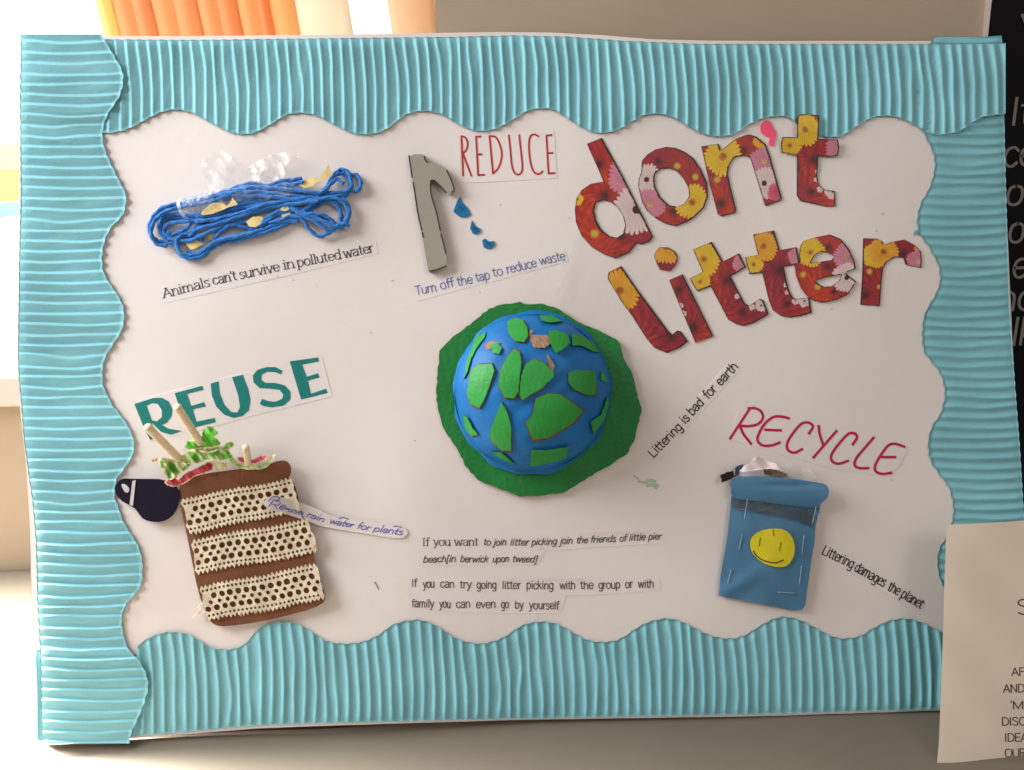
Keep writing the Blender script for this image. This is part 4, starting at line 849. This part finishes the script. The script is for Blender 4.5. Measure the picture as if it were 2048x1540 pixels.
petal([(1080,700),(1130,668),(1190,668),(1200,712),(1150,755),(1100,770),(1060,740)], 0.014, PGR, GRN, 8, (0, 0), 0.002, fl)
petal([(755,768),(880,782),(1005,748),(965,792),(850,806),(780,795)], 0.0215, PNK, PNK, 9, (0, 0), 0.0005, fl)
petal([(930,900),(1060,930),(1180,930),(1180,960),(1010,1035),(965,990)], 0.010, CRM, CRM, 2, (0, 0), 0.001, fl)
petal([(145,895),(215,872),(235,880),(228,902),(160,932)], 0.010, PNK, DRD, 4, (0, 0), 0.0005, fl)
fl2 = thing('paper_flower', anchor_of(cf([(1120,870),(1680,1010)])), 'small paper flower with pink middle on the right end of the pot rim', 'paper flower')
petal([(1120,870),(1190,858),(1250,930),(1400,965),(1560,950),(1640,880),(1745,815),(1680,930),(1600,1000),(1450,1020),(1300,1003),(1180,945)], 0.010, PGR, GRN*0.7+PGR*0.3, 11, (0, 0.00005), 0.002, fl2)
petal([(1235,870),(1330,858),(1420,892),(1520,850),(1610,828),(1632,865),(1520,930),(1400,945),(1300,925)], 0.0135, PNK, PNK*0.9, 12, (0, 0), 0.0015, fl2)
M_WOOD = mat('pale_wood_dowel', (242, 222, 186), 0.65, 0.12, 120, 0.2, 500, 0.3, stretch=(6, 6, 1))
def dowel(a, b, ha, hb_, r, par, lab):
    p0 = P([cf([a])[0]], ha)[0]; p1 = P([cf([b])[0]], hb_)[0]
    d = p1-p0; L = np.linalg.norm(d); pts = [p0, p0+d*0.02]+[p0+d*t for t in np.linspace(.1, 1, 8)]
    o2 = tube('stick', pts, r, M_WOOD, par, 16, taper=[0.86, 1.0]+[1.0]*8); 
    if lab: o2['label'] = lab
dowel((85,460),(500,880), 0.046, 0.016, 0.0062/1.9, fl, 'wooden stick leaning left in front of the R'); dowel((470,205),(775,680), 0.048, 0.020, 0.0060/1.9, fl, 'wooden stick leaning left in front of the first E'); dowel((1355,722),(1385,940), 0.034, 0.013, 0.0052/1.9, fl2, None)

# ================================================================== WATERING CAN
cw = crop(0, 770, 4)
M_NAVY = mat('navy_felt', (30, 25, 42), 0.95, 0.1, 100, 0.3, 900, 0.1, sheen=0.05)
can = thing('watering_can', anchor_of(cw([(900,740),(1440,1100)])), 'dark navy felt watering can shape at the left of the pot', 'watering can')
slab('body', [smoothpoly(cw([(975,745),(1060,750),(1090,750),(1330,752),(1440,830),(1438,930),(1400,1030),(1330,1085),(1250,1100),(1150,1080),(1110,1030),(1085,992),(1040,965),(960,920),(915,850),(925,790)]), 1)], 0.0035, 0.003, [M_NAVY], can, grid=10)
slab('white_stripe', [cw([(1058,768),(1086,760),(1064,968),(1036,958)])], 0.0066, 0.0004, [mat('white_tape', (205, 196, 196), 0.5)], can)
slab('handle_patch', [smoothpoly(cw([(965,792),(1000,790),(1040,830),(1022,866),(992,852)]), 1)], 0.0066, 0.0004, [mat('white_felt', (205, 196, 200), 0.8)], can)

# ================================================================== BIN
M_VIN = mat('blue_vinyl', (80, 128, 162), 0.5, 0.08, 30, 0.3, 60, 0.35)
binp = [(215,580),(235,560),(430,555),(620,570),(800,600),(860,610),(885,650),(870,710),(825,740),(815,800),(790,900),(785,1000),(760,1150),(720,1440),(700,1470),(640,1475),(420,1430),(128,1375),(140,1250),(165,1100),(190,950),(205,800),(212,700)]
bn = thing('recycling_bin', anchor_of(c6(binp)), 'blue vinyl bin with a yellow smiling face, below RECYCLE', 'bin')
def binw(x, y):
    X = (x-1400)*3.423; Y = (y-790)*3.423
    return 0.0038*np.exp(-((X-450)/330)**2)*np.clip((Y-620)/300, 0, 1)*np.clip((1500-Y)/300, 0, 1)+0.0007*nz(x, y, 30, 4)+0.0022*np.exp(-((X*0.45+Y-1420)/60)**2)*np.exp(-((X-270)/120)**2)
slab('body', [c6([(215,690),(500,735),(780,790),(822,770),(790,900),(785,1000),(760,1150),(720,1440),(700,1470),(640,1475),(420,1430),(128,1375),(140,1250),(165,1100),(190,950),(205,800)])], 0.0008, 0.0028, [M_VIN], bn, grid=7, warp=binw, smooth=False)
rimw = lambda x, y: 0.0045*np.clip(1-(((y-790)*3.423-(625+((x-1400)*3.423-215)*0.07))/115)**2, 0, 1)**0.5-0.0012*np.exp(-((((x-1400)*3.423-620)/190)**2+(((y-790)*3.423-620)/22)**2))
slab('rim', [smoothpoly(c6([(213,585),(235,560),(430,555),(620,570),(800,598),(862,610),(887,650),(872,708),(826,742),(812,800),(640,768),(500,742),(360,724),(212,708)]), 1)], 0.0030, 0.0020, [M_VIN], bn, grid=4, warp=rimw, smooth=False)
M_TAPEB = film('dark_tape', (62, 66, 64), 0.75, 0.25, 0.2, 40)
slab('tape', [c6([(222,708),(520,742),(790,795),(778,908),(700,872),(560,835),(380,802),(228,772)])], 0.0048, 0.0003, [M_TAPEB], bn, grid=6, warp=lambda x, y: binw(x, y)+0.0012)
slab('face', [smoothpoly(c6([(342,985),(400,930),(500,912),(580,920),(630,965),(652,1040),(642,1110),(600,1170),(540,1182),(450,1162),(380,1110),(345,1060)]), 1)], 0.0040, 0.0012, [mat('yellow_foam', (226, 210, 40), 0.6, 0.05, 60, 0.2, 500), mat('yellow_edge', (190, 150, 30))], bn, grid=6, warp=binw)
pb = lambda a, h: P_h(a, h+binw(a[:,0], a[:,1]))
I = Ink(); I.stroke(c6([(414,978),(410,1005),(404,1036)]), 1.3); I.stroke(c6([(556,1008),(550,1035),(545,1068)]), 1.5); I.stroke(c6([(366,1068),(385,1098),(420,1125),(470,1143),(520,1148),(572,1130)]), 2.2); I.stroke(c6([(505,920),(503,945),(506,965)]), 1.2)
I.build('pen_line', ink('black_pen_face', (60, 50, 20)), bn, 0.0055, pfun=pb)
M_STAPLE = mat('pale_thread', (150, 172, 186), 0.35, 0.05, 200, spec=0.6)
for a, b in (((325,712),(303,850)),((795,765),(770,880)),((712,960),(698,1090)),((695,1170),(680,1295)),((215,1190),(190,1285)),((290,950),(265,1060)),((530,1350),(655,1357))):
    q = spline(c6([a, ((a[0]+b[0])/2, (a[1]+b[1])/2), b]), 4); tube('stitch', pb(q, np.full(len(q), 0.0046+(0.002 if a[1] < 800 else 0))), 0.00032, M_STAPLE, bn, 6)
# rubbish in the bin
M_WP = mat('white_scrap_paper', (240, 226, 224), 0.6, 0.03, 60)
rp = thing('paper_scrap', anchor_of(c6([(270,570),(560,520)])), 'folded white paper scrap sticking out of the bin', 'paper scrap')
slab('sheet', [c6([(268,520),(330,468),(390,420),(430,432),(520,470),(565,520),(500,505),(432,508),(300,530)])], 0.006, 0.0004, [M_WP], rp, grid=5, warp=lambda x, y: 0.0025*nz(x, y, 16, 2)+0.004)
slab('flap', [c6([(268,522),(300,532),(432,508),(436,552),(290,572)])], 0.005, 0.0004, [mat('white_scrap_back', (216, 210, 226), 0.6)], rp, grid=5)
tagp(slab('black_scrap', [rough_edge(c6([(138,548),(180,530),(226,518),(242,560),(200,580),(150,600)]), 0.8, 3)], 0.004, 0.003, [mat('black_plastic_scrap', (26, 20, 14), 0.5, 0.3, 300, 0.6, 300)]), 'small black jagged scrap at the top left corner of the bin', 'scrap')
tagp(slab('grey_scrap', [rough_edge(c6([(243,495),(265,480),(298,475),(282,515),(262,545),(240,560)]), 0.6, 3)], 0.003, 0.002, [mat('grey_fabric_scrap', (84, 88, 112), 0.7, 0.3, 300, 0.5, 300)]), 'small grey blue scrap between the black scrap and the white paper', 'scrap')
tagp(slab('brown_scrap', [c6([(430,500),(520,512),(600,540),(598,562),(520,556),(440,540)])], 0.003, 0.0012, [mat('brown_wrapper', (140, 104, 84), 0.5, 0.3, 120)], warp=lambda x, y: 0.001*nz(x, y, 8), grid=5), 'brown wrapper scrap behind the white paper in the bin', 'scrap')
crumple('plastic_scrap', c6([(470,480),(520,462),(600,470),(680,485),(740,500),(790,540),(800,598),(700,590),(600,570),(500,555)]), 0.0035, 'clear crinkled plastic wrapper sticking out of the bin', 9, 0.0025, film('wrapper_plastic', (225, 225, 215), 0.14, 0.2, 0.5, 150))

# ================================================================== NOTICE PAPER IN FRONT
NP = [(1893,1050),(1990,1045),(2110,1037),(2110,1620),(1864,1620),(1873,1540),(1878,1480),(1881,1400),(1885,1300),(1889,1160)]
nw = lambda x, y: 0.035+0.006*np.sin((y-1050)/260)+0.004*np.cos((x-1890)/90)+0.0012*nz(x, y, 70, 2)
M_NOT = mat('cream_notice_paper', (236, 219, 198), 0.5, 0.03, 12, 0.06, 200)
nt_ = thing('notice', P([[1990, 1600]], 0.03)[0], 'cream printed notice sheet in front of the lower right corner', 'notice')
slab('sheet', [rough_edge(NP, 0.0, 10)], 0.0, 0.0003, [M_NOT], nt_, grid=11, warp=nw)
I = Ink()
I.word('S', 2034, 1229, 2062, 1228, 21, 2.6)
for t, x0, y0, x1, y1 in (('AF',2023,1351.5,2050,1351),('AND',2006.5,1385,2050,1384),("'M",2021,1418.5,2048,1418),('DISC',2003.5,1451,2052,1450),('IDEA',2009,1483,2056,1482),('OUR',2009.5,1514,2052,1513),('AND',2011,1546,2055,1545)):
    I.word(t, x0, y0, x1, y1, 11.2, 2.0, 0.1)
I.build('lettering', ink('dark_grey_print', (66, 58, 52)), nt_, 0, pfun=lambda a, h: P_h(a, 0.00045+h+nw(a[:,0], a[:,1])))

for o_ in bpy.data.objects:
    if '_a' in o_: del o_['_a']
print('objects', len(bpy.data.objects), 'tris', sum(len(o_.data.polygons) for o_ in bpy.data.objects if o_.type == 'MESH'))
